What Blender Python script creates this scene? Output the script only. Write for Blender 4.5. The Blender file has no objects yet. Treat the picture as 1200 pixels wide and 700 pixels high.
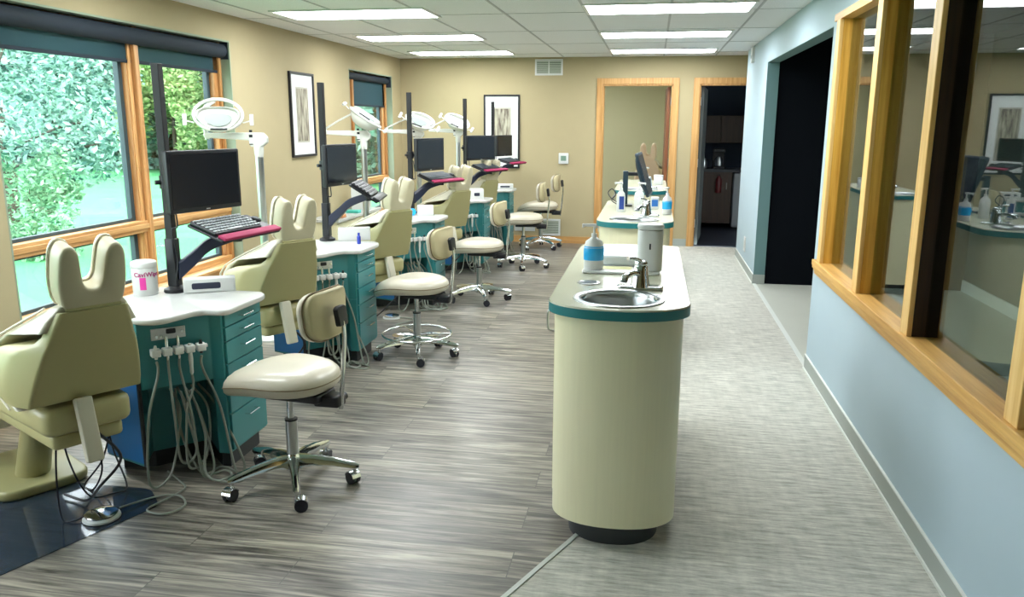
import bpy, bmesh, math, random
from mathutils import Vector, Matrix
random.seed(7)
PI = math.pi
R = math.radians
sc = bpy.context.scene
COL = sc.collection

# ---------------------------------------------------------------- camera, world, sun, exposure
def look_axes(yaw, pitch, roll):
    f = Vector((-math.sin(yaw)*math.cos(pitch), math.cos(yaw)*math.cos(pitch), -math.sin(pitch)))
    r = Vector((math.cos(yaw), math.sin(yaw), 0)); u = r.cross(f)
    r2 = r*math.cos(roll)+u*math.sin(roll); u2 = -r*math.sin(roll)+u*math.cos(roll)
    return r2, u2, f
cam_data = bpy.data.cameras.new('camera'); cam = bpy.data.objects.new('camera', cam_data); COL.objects.link(cam)
cam_data.sensor_width = 36; cam_data.lens = 940.5/1200*36; cam_data.clip_end = 300; cam_data.clip_start = .05
r_, u_, f_ = look_axes(.1703, .21515, .0038)
M4 = Matrix((r_, u_, -f_)).transposed().to_4x4(); M4.translation = Vector((0, 0, 1.57)); cam.matrix_world = M4
sc.camera = cam
sc.view_settings.view_transform = 'Standard'; sc.view_settings.look = 'None'
sc.view_settings.gamma = 1; sc.view_settings.use_curve_mapping = False
sc.view_settings.exposure = 0.92
LIGHT_POWER = 12          # emission of the ceiling lenses
w = bpy.data.worlds.new('sky'); sc.world = w; w.use_nodes = True
wn = w.node_tree; bgn = wn.nodes['Background']
bgn.inputs['Color'].default_value = (.84, .95, 1, 1); bgn.inputs['Strength'].default_value = 5.0
sun_d = bpy.data.lights.new('sun', 'SUN'); sun_d.energy = 3.0; sun_d.angle = R(1.5); sun_d.color = (1, .96, .86)
sun = bpy.data.objects.new('sun', sun_d); COL.objects.link(sun)
sun.rotation_euler = Vector((-.55, .35, -.75)).to_track_quat('-Z', 'Y').to_euler()

# ---------------------------------------------------------------- helpers
def lin(h):
    h = h.lstrip('#'); v = [int(h[i:i+2], 16)/255 for i in (0, 2, 4)]
    return tuple(c/12.92 if c <= .04045 else ((c+.055)/1.055)**2.4 for c in v)+(1,)
def mat(name, col, rough=.5, metal=0, emit=0, noise=0, nscale=30, bump=0, spec=.5, coat=0, stretch=None):
    m = bpy.data.materials.new(name); m.use_nodes = True; nt = m.node_tree; b = nt.nodes['Principled BSDF']
    c = lin(col) if isinstance(col, str) else col
    b.inputs['Base Color'].default_value = c; b.inputs['Roughness'].default_value = rough
    b.inputs['Metallic'].default_value = metal; b.inputs['Specular IOR Level'].default_value = spec
    b.inputs['Coat Weight'].default_value = coat
    if emit:
        b.inputs['Emission Color'].default_value = c; b.inputs['Emission Strength'].default_value = emit
    if noise or bump:
        tc = nt.nodes.new('ShaderNodeTexCoord'); mp = nt.nodes.new('ShaderNodeMapping'); n = nt.nodes.new('ShaderNodeTexNoise')
        nt.links.new(tc.outputs['Object'], mp.inputs[0]); nt.links.new(mp.outputs[0], n.inputs['Vector'])
        if stretch: mp.inputs['Scale'].default_value = stretch
        n.inputs['Scale'].default_value = nscale; n.inputs['Detail'].default_value = 5
        if noise:
            rp = nt.nodes.new('ShaderNodeMix'); rp.data_type = 'RGBA'
            rp.inputs[6].default_value = tuple(x*(1-noise) for x in c[:3])+(1,)
            rp.inputs[7].default_value = tuple(min(1, x*(1+noise)) for x in c[:3])+(1,)
            nt.links.new(n.outputs['Fac'], rp.inputs[0]); nt.links.new(rp.outputs[2], b.inputs['Base Color'])
        if bump:
            bp = nt.nodes.new('ShaderNodeBump'); bp.inputs['Strength'].default_value = bump; bp.inputs['Distance'].default_value = .01
            nt.links.new(n.outputs['Fac'], bp.inputs['Height']); nt.links.new(bp.outputs[0], b.inputs['Normal'])
    return m
def glass_mat(name, tint=(1, 1, 1, 1), boost=1.0):
    m = bpy.data.materials.new(name); m.use_nodes = True; nt = m.node_tree; nt.nodes.clear()
    o = nt.nodes.new('ShaderNodeOutputMaterial'); t = nt.nodes.new('ShaderNodeBsdfTransparent'); g = nt.nodes.new('ShaderNodeBsdfGlossy')
    gi = nt.nodes.new('ShaderNodeNewGeometry'); dt = nt.nodes.new('ShaderNodeVectorMath'); dt.operation = 'DOT_PRODUCT'; mx = nt.nodes.new('ShaderNodeMixShader')
    nt.links.new(gi.outputs['Incoming'], dt.inputs[0]); nt.links.new(gi.outputs['Normal'], dt.inputs[1])
    def mth(op, a, b=None):
        q = nt.nodes.new('ShaderNodeMath'); q.operation = op
        for i, v in enumerate((a, b)):
            if v is None: continue
            if isinstance(v, (int, float)): q.inputs[i].default_value = v
            else: nt.links.new(v, q.inputs[i])
        return q.outputs[0]
    sch = mth('ADD', mth('MULTIPLY', mth('POWER', mth('SUBTRACT', 1.0, mth('ABSOLUTE', dt.outputs['Value'])), 5.0), .96), .04)
    g.inputs['Roughness'].default_value = 0; t.inputs['Color'].default_value = tint
    mm = nt.nodes.new('ShaderNodeMath'); mm.operation = 'MULTIPLY'; mm.inputs[1].default_value = boost; mm.use_clamp = True
    nt.links.new(sch, mm.inputs[0]); nt.links.new(mm.outputs[0], mx.inputs[0])
    nt.links.new(t.outputs[0], mx.inputs[1]); nt.links.new(g.outputs[0], mx.inputs[2]); nt.links.new(mx.outputs[0], o.inputs[0])
    return m
def wood_mat(name, dark, light, scale=1, axis='Z', rough=.45):
    m = bpy.data.materials.new(name); m.use_nodes = True; nt = m.node_tree; b = nt.nodes['Principled BSDF']
    tc = nt.nodes.new('ShaderNodeTexCoord'); mp = nt.nodes.new('ShaderNodeMapping'); n = nt.nodes.new('ShaderNodeTexNoise')
    s = [40*scale]*3; s['XYZ'.index(axis)] = 1.6*scale
    mp.inputs['Scale'].default_value = s
    n.inputs['Scale'].default_value = 1; n.inputs['Detail'].default_value = 8; n.inputs['Roughness'].default_value = .65
    cr = nt.nodes.new('ShaderNodeValToRGB'); cr.color_ramp.elements[0].position = .32; cr.color_ramp.elements[1].position = .68
    cr.color_ramp.elements[0].color = lin(dark); cr.color_ramp.elements[1].color = lin(light)
    nt.links.new(tc.outputs['Object'], mp.inputs[0]); nt.links.new(mp.outputs[0], n.inputs['Vector'])
    nt.links.new(n.outputs['Fac'], cr.inputs[0]); nt.links.new(cr.outputs[0], b.inputs['Base Color'])
    b.inputs['Roughness'].default_value = rough
    return m

class MB:
    def __init__(s): s.v = []; s.f = []
    def add(s, vs, fs, M=None):
        o = len(s.v)
        for p in vs:
            p = Vector(p)
            if M is not None: p = M @ p
            s.v.append(p)
        s.f += [tuple(i+o for i in f) for f in fs]; return s
    def box(s, c, d, M=None):
        x, y, z = c; a, b, e = d[0]/2, d[1]/2, d[2]/2
        return s.add([(x-a, y-b, z-e), (x+a, y-b, z-e), (x+a, y+b, z-e), (x-a, y+b, z-e), (x-a, y-b, z+e), (x+a, y-b, z+e), (x+a, y+b, z+e), (x-a, y+b, z+e)],
                     [(0, 3, 2, 1), (4, 5, 6, 7), (0, 1, 5, 4), (1, 2, 6, 5), (2, 3, 7, 6), (3, 0, 4, 7)], M)
    def box2(s, a, b, M=None):
        return s.box([(a[i]+b[i])/2 for i in range(3)], [abs(b[i]-a[i]) for i in range(3)], M)
    def loft(s, rings, M=None, closed=False):
        n = len(rings[0]); vs = [p for r in rings for p in r]; fs = []
        k = len(rings)
        for i in range(k if closed else k-1):
            j = (i+1) % k
            for q in range(n):
                fs.append((i*n+q, i*n+(q+1) % n, j*n+(q+1) % n, j*n+q))
        if not closed:
            fs.append(tuple(range(n-1, -1, -1))); fs.append(tuple((k-1)*n+q for q in range(n)))
        return s.add(vs, fs, M)
    def prism(s, poly, z0, z1, M=None):
        return s.loft([[(x, y, z0) for x, y in poly], [(x, y, z1) for x, y in poly]], M)
    def soft(s, poly, z0, z1, r, M=None, n=3):       # prism with rounded edges (inward offset)
        rings = []
        for k in range(n+1):
            a = k/n*PI/2; rings.append((z0+r*(1-math.sin(a)), r*(1-math.cos(a))))
        rings = [(z0+r*(1-math.sin(k/n*PI/2)), r*(1-math.cos(k/n*PI/2))) for k in range(n, -1, -1)]
        up = [(z1-r*(1-math.sin(k/n*PI/2)), r*(1-math.cos(k/n*PI/2))) for k in range(0, n+1)]
        return s.loft([[(x, y, z) for x, y in inset(poly, o)] for z, o in rings+up], M)
    def cyl(s, p0, p1, r0, r1=None, n=20, M=None):
        r1 = r0 if r1 is None else r1
        p0, p1 = Vector(p0), Vector(p1); d = (p1-p0).normalized(); a = d.orthogonal().normalized(); b = d.cross(a)
        return s.loft([[p+(a*math.cos(2*PI*i/n)+b*math.sin(2*PI*i/n))*r for i in range(n)] for p, r in ((p0, r0), (p1, r1))], M)
    def lathe(s, prof, c=(0, 0, 0), n=28, M=None, sx=1, sy=1, closed=False):
        return s.loft([[(c[0]+r*sx*math.cos(2*PI*i/n), c[1]+r*sy*math.sin(2*PI*i/n), c[2]+z) for i in range(n)] for r, z in prof], M, closed)
    def tube(s, pts, r, n=8, M=None, closed=False, radii=None):
        P = [Vector(p) for p in pts]; rings = []; N = len(P); prev = None
        for i, p in enumerate(P):
            if closed: t = P[(i+1) % N]-P[i-1]
            else: t = P[min(i+1, N-1)]-P[max(i-1, 0)]
            t.normalize()
            a = t.orthogonal().normalized() if prev is None else (prev-t*prev.dot(t))
            if a.length < 1e-5: a = t.orthogonal()
            a.normalize(); prev = a; b = t.cross(a); rr = radii[i] if radii else r
            rings.append([p+(a*math.cos(2*PI*k/n)+b*math.sin(2*PI*k/n))*rr for k in range(n)])
        return s.loft(rings, M, closed)
    def sphere(s, c, r, n=16, M=None, sc=(1, 1, 1)):
        rings = []
        for i in range(1, n//2):
            a = -PI/2+PI*i/(n//2); rings.append([(c[0]+r*sc[0]*math.cos(a)*math.cos(2*PI*k/n), c[1]+r*sc[1]*math.cos(a)*math.sin(2*PI*k/n), c[2]+r*sc[2]*math.sin(a)) for k in range(n)])
        return s.loft(rings, M)
    def build(s, name, m, parent=None, bevel=0, smooth=35, label=None, cat=None, group=None, kind=None, sub=0, loc=None, rotz=0):
        me = bpy.data.meshes.new(name); me.from_pydata([tuple(v) for v in s.v], [], s.f); me.validate(); me.update()
        bm = bmesh.new(); bm.from_mesh(me); bmesh.ops.recalc_face_normals(bm, faces=bm.faces); bm.to_mesh(me); bm.free()
        ms = m if isinstance(m, (list, tuple)) else [m]
        for q in ms: me.materials.append(q)
        o = bpy.data.objects.new(name, me); COL.objects.link(o)
        if smooth:
            me.polygons.foreach_set('use_smooth', [True]*len(me.polygons))
            me.set_sharp_from_angle(angle=R(smooth))
        if bevel:
            b = o.modifiers.new('bevel', 'BEVEL'); b.width = bevel; b.segments = 2; b.limit_method = 'ANGLE'; b.angle_limit = R(40); b.harden_normals = False
        if sub:
            q = o.modifiers.new('sub', 'SUBSURF'); q.levels = sub; q.render_levels = sub
        if parent: o.parent = parent
        if loc: o.location = loc
        if rotz: o.rotation_euler[2] = rotz
        tag(o, label, cat, group, kind)
        return o
def inset(poly, d):
    if d == 0: return list(poly)
    n = len(poly); A = sum(poly[i][0]*poly[(i+1) % n][1]-poly[(i+1) % n][0]*poly[i][1] for i in range(n))
    sg = 1 if A > 0 else -1; out = []
    for i in range(n):
        a, b, c = Vector(poly[i-1]), Vector(poly[i]), Vector(poly[(i+1) % n])
        t1 = (b-a); t2 = (c-b)
        n1 = Vector((-t1.y, t1.x)).normalized()*sg if t1.length > 1e-9 else Vector((0, 0)); n2 = Vector((-t2.y, t2.x)).normalized()*sg if t2.length > 1e-9 else n1
        m = n1+n2
        if m.length < 1e-6: m = n1
        m.normalize(); k = max(.5, m.dot(n1)); q = b+m*d/k
        out.append((q.x, q.y))
    return out
def roundpoly(pts, rad, n=5):           # rounds each corner; rad number or list
    out = []; N = len(pts)
    for i in range(N):
        r = rad[i] if isinstance(rad, (list, tuple)) else rad
        a, b, c = Vector(pts[i-1]), Vector(pts[i]), Vector(pts[(i+1) % N])
        if r <= 0: out.append(tuple(b)); continue
        u = (a-b); v = (c-b); r1 = min(r, u.length*.48); r2 = min(r, v.length*.48)
        p = b+u.normalized()*r1; q = b+v.normalized()*r2
        for k in range(n+1):
            t = k/n; out.append(tuple(p*(1-t)**2+b*2*t*(1-t)+q*t*t))
    return out
def spline(pts, n=8, closed=False):
    P = [Vector(p) for p in pts]; out = []; N = len(P)
    for i in range(N if closed else N-1):
        g = (lambda k: P[k % N]) if closed else (lambda k: P[max(0, min(N-1, k))])
        a, b, c, d = g(i-1), g(i), g(i+1), g(i+2)
        for k in range(n):
            t = k/n; out.append(.5*((2*b)+(-a+c)*t+(2*a-5*b+4*c-d)*t*t+(-a+3*b-3*c+d)*t**3))
    if not closed: out.append(P[-1])
    return out
def tag(o, label=None, cat=None, group=None, kind=None):
    if label: o['label'] = label
    if cat: o['category'] = cat
    if group: o['group'] = group
    if kind: o['kind'] = kind
def empty(name, loc, rz, label, cat, group=None, rx=0):
    o = bpy.data.objects.new(name, None); COL.objects.link(o); o.location = loc; o.rotation_euler = (rx, 0, rz); o.empty_display_size = .1
    tag(o, label, cat, group); return o
def copy_tree(o, parent=None):
    c = o.copy(); COL.objects.link(c); c.parent = parent
    for ch in [x for x in list(bpy.data.objects) if x.parent == o]: copy_tree(ch, c)
    return c
def struct(name, mb, m, **k): return mb.build(name, m, kind='structure', **k)

# ---------------------------------------------------------------- materials
m_wall = mat('beige_paint', '#A99C79', .8, noise=.03, nscale=6)
m_grey = mat('blue_grey_paint', '#A9BCC6', .75, noise=.02, nscale=6)
m_reveal = mat('sage_reveal_paint', '#8C9A85', .75)
m_white = mat('white_plastic', '#D2D4D2', .35)
m_whitem = mat('white_enamel', '#D0D2CC', .25, coat=.3)
m_black = mat('black_plastic', '#11131A', .4)
m_blackm = mat('black_metal', '#07080D', .5)
m_screen = mat('off_screen', '#0B101C', .25)
m_chrome = mat('chrome', '#D6DADC', .12, metal=1)
m_steel = mat('brushed_steel', '#B9BDBE', .28, metal=1)
m_alu = mat('satin_aluminium', '#C4C6C4', .38, metal=.8)
m_teal = mat('teal_laminate', '#2E7C80', .35, noise=.04, nscale=3)
m_teald = mat('blue_laminate', '#1F6BAA', .35)
m_tealedge = mat('teal_edge_band', '#1F7478', .35)
m_counter = mat('cream_laminate_top', '#BEBFA9', .22, noise=.015, nscale=80)
m_ctop = mat('white_solid_top', '#C2C3BF', .25, noise=.02, nscale=60)
m_body = mat('cream_wood_laminate', '#E2DDBA', .38, noise=.05, nscale=3, stretch=(30, 30, 1))
m_kick = mat('black_kick', '#2A2E30', .5)
m_vinyl = mat('cream_vinyl', '#CFCAB6', .38, noise=.02, nscale=20, coat=.15)
m_shell = mat('olive_cream_shell', '#ACA676', .4, noise=.02, nscale=20)
m_pipe = mat('pale_piping', '#DDD6C2', .4)
m_seam = mat('brown_seam', '#7A6A4E', .6)
m_stoolv = mat('stool_vinyl', '#C4BDAB', .36, noise=.03, nscale=15, coat=.2)
m_stoolb = mat('stool_back_vinyl', '#BFB48E', .45, noise=.03, nscale=15)
m_hose = mat('grey_hose', '#848B81', .45)
m_pink = mat('magenta_foam', '#98204E', .7)
m_key = mat('pale_keycap', '#A8AEB0', .45)
m_key2 = mat('dark_keycap', '#4A545A', .45)
m_blue = mat('blue_liquid', '#2AA9E6', .2)
m_bluep = mat('blue_plastic', '#2A3FA8', .35)
m_rubber = mat('dark_caster_rubber', '#1B1D28', .5)
m_lens = mat('lit_lens', (.93, .97, 1, 1), .5, emit=LIGHT_POWER)
m_oak = wood_mat('honey_oak', '#B8801E', '#E2AE4A')
m_oaky = wood_mat('honey_oak_long', '#C08A40', '#E3B768', axis='Y')
m_oakx = wood_mat('soft_oak_cross', '#AE7C42', '#D2A669', axis='X')
m_oakd = wood_mat('soft_oak', '#AE7C42', '#D2A669')
m_oakdark = wood_mat('dark_brown_wood', '#1C0F05', '#3A2410')  # much darker wood colour, used on one partition post
m_fir = wood_mat('orange_fir', '#9A6230', '#D8A468')
m_firy = wood_mat('orange_fir_rail', '#B07A42', '#DDB074', axis='Y')
m_shade = mat('navy_roller_shade', '#15222E', .8)
m_glass = glass_mat('window_glass')
m_glass2 = glass_mat('partition_glass', (.62, .70, .68, 1), 1.25)
m_base = mat('grey_vinyl_base', '#9DA49E', .5)
m_baseL = mat('pale_base_cap', '#D8DCD6', .5)
m_dark = mat('unlit_hall_black', '#080C12', .85, spec=.1)  # near-black colour carries the darkness of the unlit hall
m_darkwood = wood_mat('dark_brown_cabinet', '#2A1B12', '#3C281B')
m_mesh = bpy.data.materials.new('sheer_teal_shade'); m_mesh.use_nodes = True
_n = m_mesh.node_tree; _b = _n.nodes['Principled BSDF']; _b.inputs['Base Color'].default_value = lin('#1D4048'); _b.inputs['Alpha'].default_value = .86; _b.inputs['Roughness'].default_value = .9

def floor_mat():
    m = bpy.data.materials.new('grey_vinyl_plank'); m.use_nodes = True; nt = m.node_tree; b = nt.nodes['Principled BSDF']; N = nt.nodes.new; L = nt.links.new
    tc = N('ShaderNodeTexCoord')
    br = N('ShaderNodeTexBrick'); br.inputs['Scale'].default_value = 1; br.inputs['Brick Width'].default_value = 1.22; br.inputs['Row Height'].default_value = .18
    br.inputs['Mortar Size'].default_value = .0018; br.inputs['Color1'].default_value = (.0, .0, .0, 1); br.inputs['Color2'].default_value = (1, 1, 1, 1); br.inputs['Mortar'].default_value = (0, 0, 0, 1)
    br.offset = .37; br.inputs['Bias'].default_value = 0
    L(tc.outputs['Object'], br.inputs['Vector'])
    mp = N('ShaderNodeMapping'); mp.inputs['Scale'].default_value = (2.6, 38, 1); L(tc.outputs['Object'], mp.inputs[0])
    ad = N('ShaderNodeVectorMath'); ad.operation = 'MULTIPLY_ADD'; ad.inputs[1].default_value = (7, 3, 5); L(br.outputs['Color'], ad.inputs[0]); L(mp.outputs[0], ad.inputs[2])
    n1 = N('ShaderNodeTexNoise'); n1.inputs['Scale'].default_value = 1; n1.inputs['Detail'].default_value = 9; n1.inputs['Roughness'].default_value = .62; n1.inputs['Distortion'].default_value = .6; L(ad.outputs[0], n1.inputs['Vector'])
    cr = N('ShaderNodeValToRGB'); e = cr.color_ramp.elements; e[0].position = .34; e[0].color = lin('#3F3B35'); e[1].position = .66; e[1].color = lin('#ABA494')
    e2 = cr.color_ramp.elements.new(.5); e2.color = lin('#78736A'); L(n1.outputs['Fac'], cr.inputs[0])
    mx = N('ShaderNodeMix'); mx.data_type = 'RGBA'; mx.blend_type = 'MULTIPLY'; mx.inputs[0].default_value = 1; L(cr.outputs[0], mx.inputs[6])
    r2 = N('ShaderNodeValToRGB'); r2.color_ramp.elements[0].color = (.72, .72, .74, 1); r2.color_ramp.elements[1].color = (1.0, 1.0, .98, 1); L(br.outputs['Color'], r2.inputs[0]); L(r2.outputs[0], mx.inputs[7])
    m3 = N('ShaderNodeMix'); m3.data_type = 'RGBA'; L(br.outputs['Fac'], m3.inputs[0]); L(mx.outputs[2], m3.inputs[6]); m3.inputs[7].default_value = lin('#55534E'); L(m3.outputs[2], b.inputs['Base Color'])
    b.inputs['Roughness'].default_value = .33; b.inputs['Specular IOR Level'].default_value = .5
    bp = N('ShaderNodeBump'); bp.inputs['Strength'].default_value = .12; bp.inputs['Distance'].default_value = .004; L(n1.outputs['Fac'], bp.inputs['Height']); L(bp.outputs[0], b.inputs['Normal'])
    return m
def carpet_mat():
    m = bpy.data.materials.new('grey_streaked_carpet'); m.use_nodes = True; nt = m.node_tree; b = nt.nodes['Principled BSDF']; N = nt.nodes.new; L = nt.links.new
    tc = N('ShaderNodeTexCoord'); mp = N('ShaderNodeMapping'); mp.inputs['Scale'].default_value = (7, 55, 1); L(tc.outputs['Object'], mp.inputs[0])
    n1 = N('ShaderNodeTexNoise'); n1.inputs['Scale'].default_value = 1; n1.inputs['Detail'].default_value = 6; n1.inputs['Roughness'].default_value = .7; L(mp.outputs[0], n1.inputs['Vector'])
    mp2 = N('ShaderNodeMapping'); mp2.inputs['Scale'].default_value = (30, 5, 1); L(tc.outputs['Object'], mp2.inputs[0])
    n2 = N('ShaderNodeTexNoise'); n2.inputs['Scale'].default_value = 1; n2.inputs['Detail'].default_value = 4; L(mp2.outputs[0], n2.inputs['Vector'])
    md = N('ShaderNodeMath'); md.operation = 'MULTIPLY_ADD'; md.inputs[1].default_value = .16; L(n2.outputs['Fac'], md.inputs[0]); 
    m2 = N('ShaderNodeMath'); m2.operation = 'MULTIPLY'; m2.inputs[1].default_value = .90; L(n1.outputs['Fac'], m2.inputs[0]); L(m2.outputs[0], md.inputs[2])
    cr = N('ShaderNodeValToRGB'); e = cr.color_ramp.elements; e[0].position = .40; e[0].color = lin('#94948A'); e[1].position = .68; e[1].color = lin('#D2D0C4'); e2 = e.new(.53); e2.color = lin('#B4B3A9')
    L(md.outputs[0], cr.inputs[0]); L(cr.outputs[0], b.inputs['Base Color']); b.inputs['Roughness'].default_value = .9; b.inputs['Sheen Weight'].default_value = .15
    n3 = N('ShaderNodeTexNoise'); n3.inputs['Scale'].default_value = 400; L(tc.outputs['Object'], n3.inputs['Vector'])
    bp = N('ShaderNodeBump'); bp.inputs['Strength'].default_value = .5; bp.inputs['Distance'].default_value = .003; L(n3.outputs['Fac'], bp.inputs['Height']); L(bp.outputs[0], b.inputs['Normal'])
    return m
def ceil_mat():
    m = bpy.data.materials.new('ceiling_tile'); m.use_nodes = True; nt = m.node_tree; b = nt.nodes['Principled BSDF']; N = nt.nodes.new; L = nt.links.new
    tc = N('ShaderNodeTexCoord'); n = N('ShaderNodeTexNoise'); n.inputs['Scale'].default_value = 130; n.inputs['Detail'].default_value = 3; L(tc.outputs['Object'], n.inputs['Vector'])
    cr = N('ShaderNodeValToRGB'); e = cr.color_ramp.elements; e[0].position = .3; e[0].color = lin('#CDCFD2'); e[1].position = .6; e[1].color = lin('#E2E4E6'); L(n.outputs['Fac'], cr.inputs[0])
    L(cr.outputs[0], b.inputs['Base Color']); b.inputs['Roughness'].default_value = .9
    return m
m_floor = floor_mat(); m_carpet = carpet_mat(); m_ceil = ceil_mat()
m_tile = mat('pale_hall_vinyl', '#B9BBB0', .4, noise=.05, nscale=4)

# ---------------------------------------------------------------- room shell
XL, XR, YB, ZC, YF = -3.35, 1.04, 10.65, 2.40, -1.6
def seamx(y):                       # edge between vinyl and carpet
    return -.226+(y-2.868)*.4375 if y < 3.1 else -.124
mb = MB(); mb.box2((XL-.2, YF, -.06), (.3, YB+2.9, 0)); struct('floor', mb, m_floor)
mb = MB(); mb.prism([(seamx(YF), YF), (XR+.02, YF), (XR+.02, YB+.02), (-.124, YB+.02), (-.124, 3.1)], .0004, .006); struct('floor_carpet', mb, m_carpet, smooth=0)
mb = MB(); mb.box2((XR+.02, 5.2, -.05), (3.6, YB+.02, .004)); mb.box2((XR+.16, YF, -.05), (3.6, 5.2, .004)); struct('floor_hall', mb, m_tile, smooth=0)
mb = MB(); d = Vector((.4375, 1)).normalized(); nrm = Vector((d.y, -d.x))*.009
a = Vector((seamx(YF), YF)); b_ = Vector((seamx(3.1), 3.1))
mb.prism([tuple(a-nrm), tuple(a+nrm), tuple(b_+nrm), tuple(b_-nrm)], .001, .010); struct('trim_1', mb, mat('seam_strip', '#B9BDB6', .4), smooth=0)
mb = MB(); mb.box2((XR-.005, 5.3, .001), (XR+.03, 8.2, .009)); struct('trim_2', mb, mat('threshold_strip', '#D4D8D2', .4), smooth=0)
# ceiling with tee bars
mb = MB(); mb.box2((XL-.2, YF-.1, ZC), (3.7, YB+.02, ZC+.1)); struct('ceiling', mb, m_ceil)
mb = MB()
xs = [-1.80+.63*k for k in range(-2, 5)]
for x in xs: mb.box2((x-.009, YF, ZC-.004), (x+.009, YB, ZC+.01))
for k in range(10):
    y = YB-.55-.61*2*k+.0
    mb.box2((XL, y-.005, ZC-.0025), (XR, y+.005, ZC+.01))
struct('ceiling_tee_bars', mb, mat('tee_bar', '#A4A8AA', .5), smooth=0)

def wall_with_holes(name, axis, c0, c1, a0, a1, z1, holes, m, z0=0):
    # axis 'X': wall plane normal X, spans Y a0..a1 ; 'Y': normal Y, spans X
    mb = MB(); cuts = sorted(set([a0, a1]+[h[0] for h in holes]+[h[1] for h in holes]))
    for u, v in zip(cuts, cuts[1:]):
        hs = sorted([(h[2], h[3]) for h in holes if h[0] <= u+1e-6 and h[1] >= v-1e-6]); z = z0
        for lo, hi in hs+[(z1, z1)]:
            if lo > z+1e-6:
                if axis == 'X': mb.box2((c0, u, z), (c1, v, lo))
                else: mb.box2((u, c0, z), (v, c1, lo))
            z = max(z, hi)
    return struct(name, mb, m, smooth=0)
W1 = (3.72, 6.18, .42, 2.20); W2 = (8.76, 10.28, .42, 2.155); W0 = (.30, 2.95, .42, 2.20)
wall_with_holes('wall_left', 'X', XL-.22, XL, YF-.1, YB, ZC, [W0, W1, W2], m_wall)
D1 = (-.66, .225, 2.06); D2 = (.55, 1.62, 2.06)
wall_with_holes('wall_back', 'Y', YB, YB+.12, XL-.22, 1.75, ZC, [(D1[0], D1[1], 0, D1[2]), (D2[0], D2[1], 0, D2[2])], m_wall)
# right wall: opening 5.30-8.20 to a dark hall, glazed partition nearer the camera
mb = MB()
mb.box2((XR, 8.2, 0), (XR+.11, 9.95, ZC)); mb.box2((XR, 5.22, 2.145), (XR+.11, 8.2, ZC))
mb.box2((XR, 5.22, .0), (XR+.12, 5.30, 2.145)); mb.box2((XR, YF, 0), (XR+.12, 5.22, .71))
mb.box2((XR, YF, 2.18), (XR+.12, 5.22, ZC)); struct('wall_right', mb, m_grey, smooth=0)
mb = MB(); mb.box2((XR+.001, 8.195, 0), (XR+.109, 8.202, 2.145)); mb.box2((XR+.001, 5.3, 2.142), (XR+.109, 8.195, 2.146)); struct('trim_3', mb, mat('shaded_jamb_teal', '#5F7F80', .75), smooth=0)  # shade on the opening's far jamb and head, put into their colour
mb = MB(); mb.box2((1.72, 9.9, 0), (1.84, YB+.1, ZC)); mb.box2((XR+.11, 9.9, 0), (1.72, 9.95, ZC)); struct('wall_recess', mb, m_wall, smooth=0)
mb = MB(); mb.box2((XL-.2, YF-.1, 0), (XR+.2, YF, ZC)); struct('wall_front', mb, m_wall, smooth=0)
# hall behind the partition
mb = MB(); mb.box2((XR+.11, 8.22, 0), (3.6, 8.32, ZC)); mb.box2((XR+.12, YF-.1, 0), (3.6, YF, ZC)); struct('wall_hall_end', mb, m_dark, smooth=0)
mb = MB(); mb.box2((3.0, YF, 0), (3.1, 8.22, ZC)); struct('wall_hall', mb, mat('hall_green_grey', '#3C4744', .8), smooth=0)  # wall colour darkened to give the dimness of the hall behind the glass
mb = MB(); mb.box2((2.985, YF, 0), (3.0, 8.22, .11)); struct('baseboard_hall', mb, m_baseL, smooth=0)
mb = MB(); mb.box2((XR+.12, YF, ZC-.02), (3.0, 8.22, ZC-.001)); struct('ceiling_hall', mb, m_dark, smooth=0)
# baseboards
mb = MB(); mb.box2((XR-.008, 8.2, 0), (XR, 9.95, .10)); mb.box2((XR-.008, YF, 0), (XR, 5.30, .10)); mb.box2((XR-.008, 8.19, 0), (XR+.11, 8.2, .10)); mb.box2((XR, 5.3, 0), (XR+.12, 5.306, .1))
struct('baseboard_right', mb, m_base, smooth=0)
mb = MB(); mb.box2((XR-.011, 8.2, .10), (XR, 9.95, .106)); mb.box2((XR-.011, YF, .10), (XR, 5.30, .106)); mb.box2((XR-.016, YF, .006), (XR-.008, 5.3, .018)); mb.box2((XR-.016, 8.2, .006), (XR-.008, 9.95, .018)); struct('trim_4', mb, m_baseL, smooth=0)
mb = MB(); mb.box2((XL, YB-.012, 0), (D1[0]-.08, YB, .09)); struct('baseboard_back', mb, m_oakx, smooth=0)
mb = MB(); mb.box2((D1[1]+.08, YB-.012, 0), (D2[0]-.08, YB, .10)); struct('baseboard_back_grey', mb, m_base, smooth=0)
mb = MB(); mb.box2((XL, YF, 0), (XL+.012, YB-.012, .09)); struct('baseboard_left', mb, m_oaky, smooth=0)

# doors (frames) in the back wall
def door_frame(i, D, hinge_side):
    mb = MB(); x0, x1, zt = D; t = .075
    for a, b in ((x0-t, x0), (x1, x1+t)): mb.box2((a, YB-.02, 0), (b, YB, zt+t))
    mb.box2((x0, YB-.02, zt), (x1, YB, zt+t))
    mb.box2((x0, YB-.004, 0), (x0+.02, YB+.125, zt)); mb.box2((x1-.02, YB-.004, 0), (x1, YB+.125, zt)); mb.box2((x0, YB-.004, zt-.02), (x1, YB+.125, zt))
    o = struct('door_%d' % i, mb, m_oakd, bevel=.003, smooth=0)
    hx = x1-.022 if hinge_side > 0 else x0+.022
    for z in (.3, 1.08, 1.85):
        h = MB(); h.box2((hx-.006, YB+.03, z-.05), (hx+.006, YB+.11, z+.05)); h.build('hinge', m_steel, o)
    return o
d1 = door_frame(1, D1, 1); d2 = door_frame(2, D2, -1)
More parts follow.
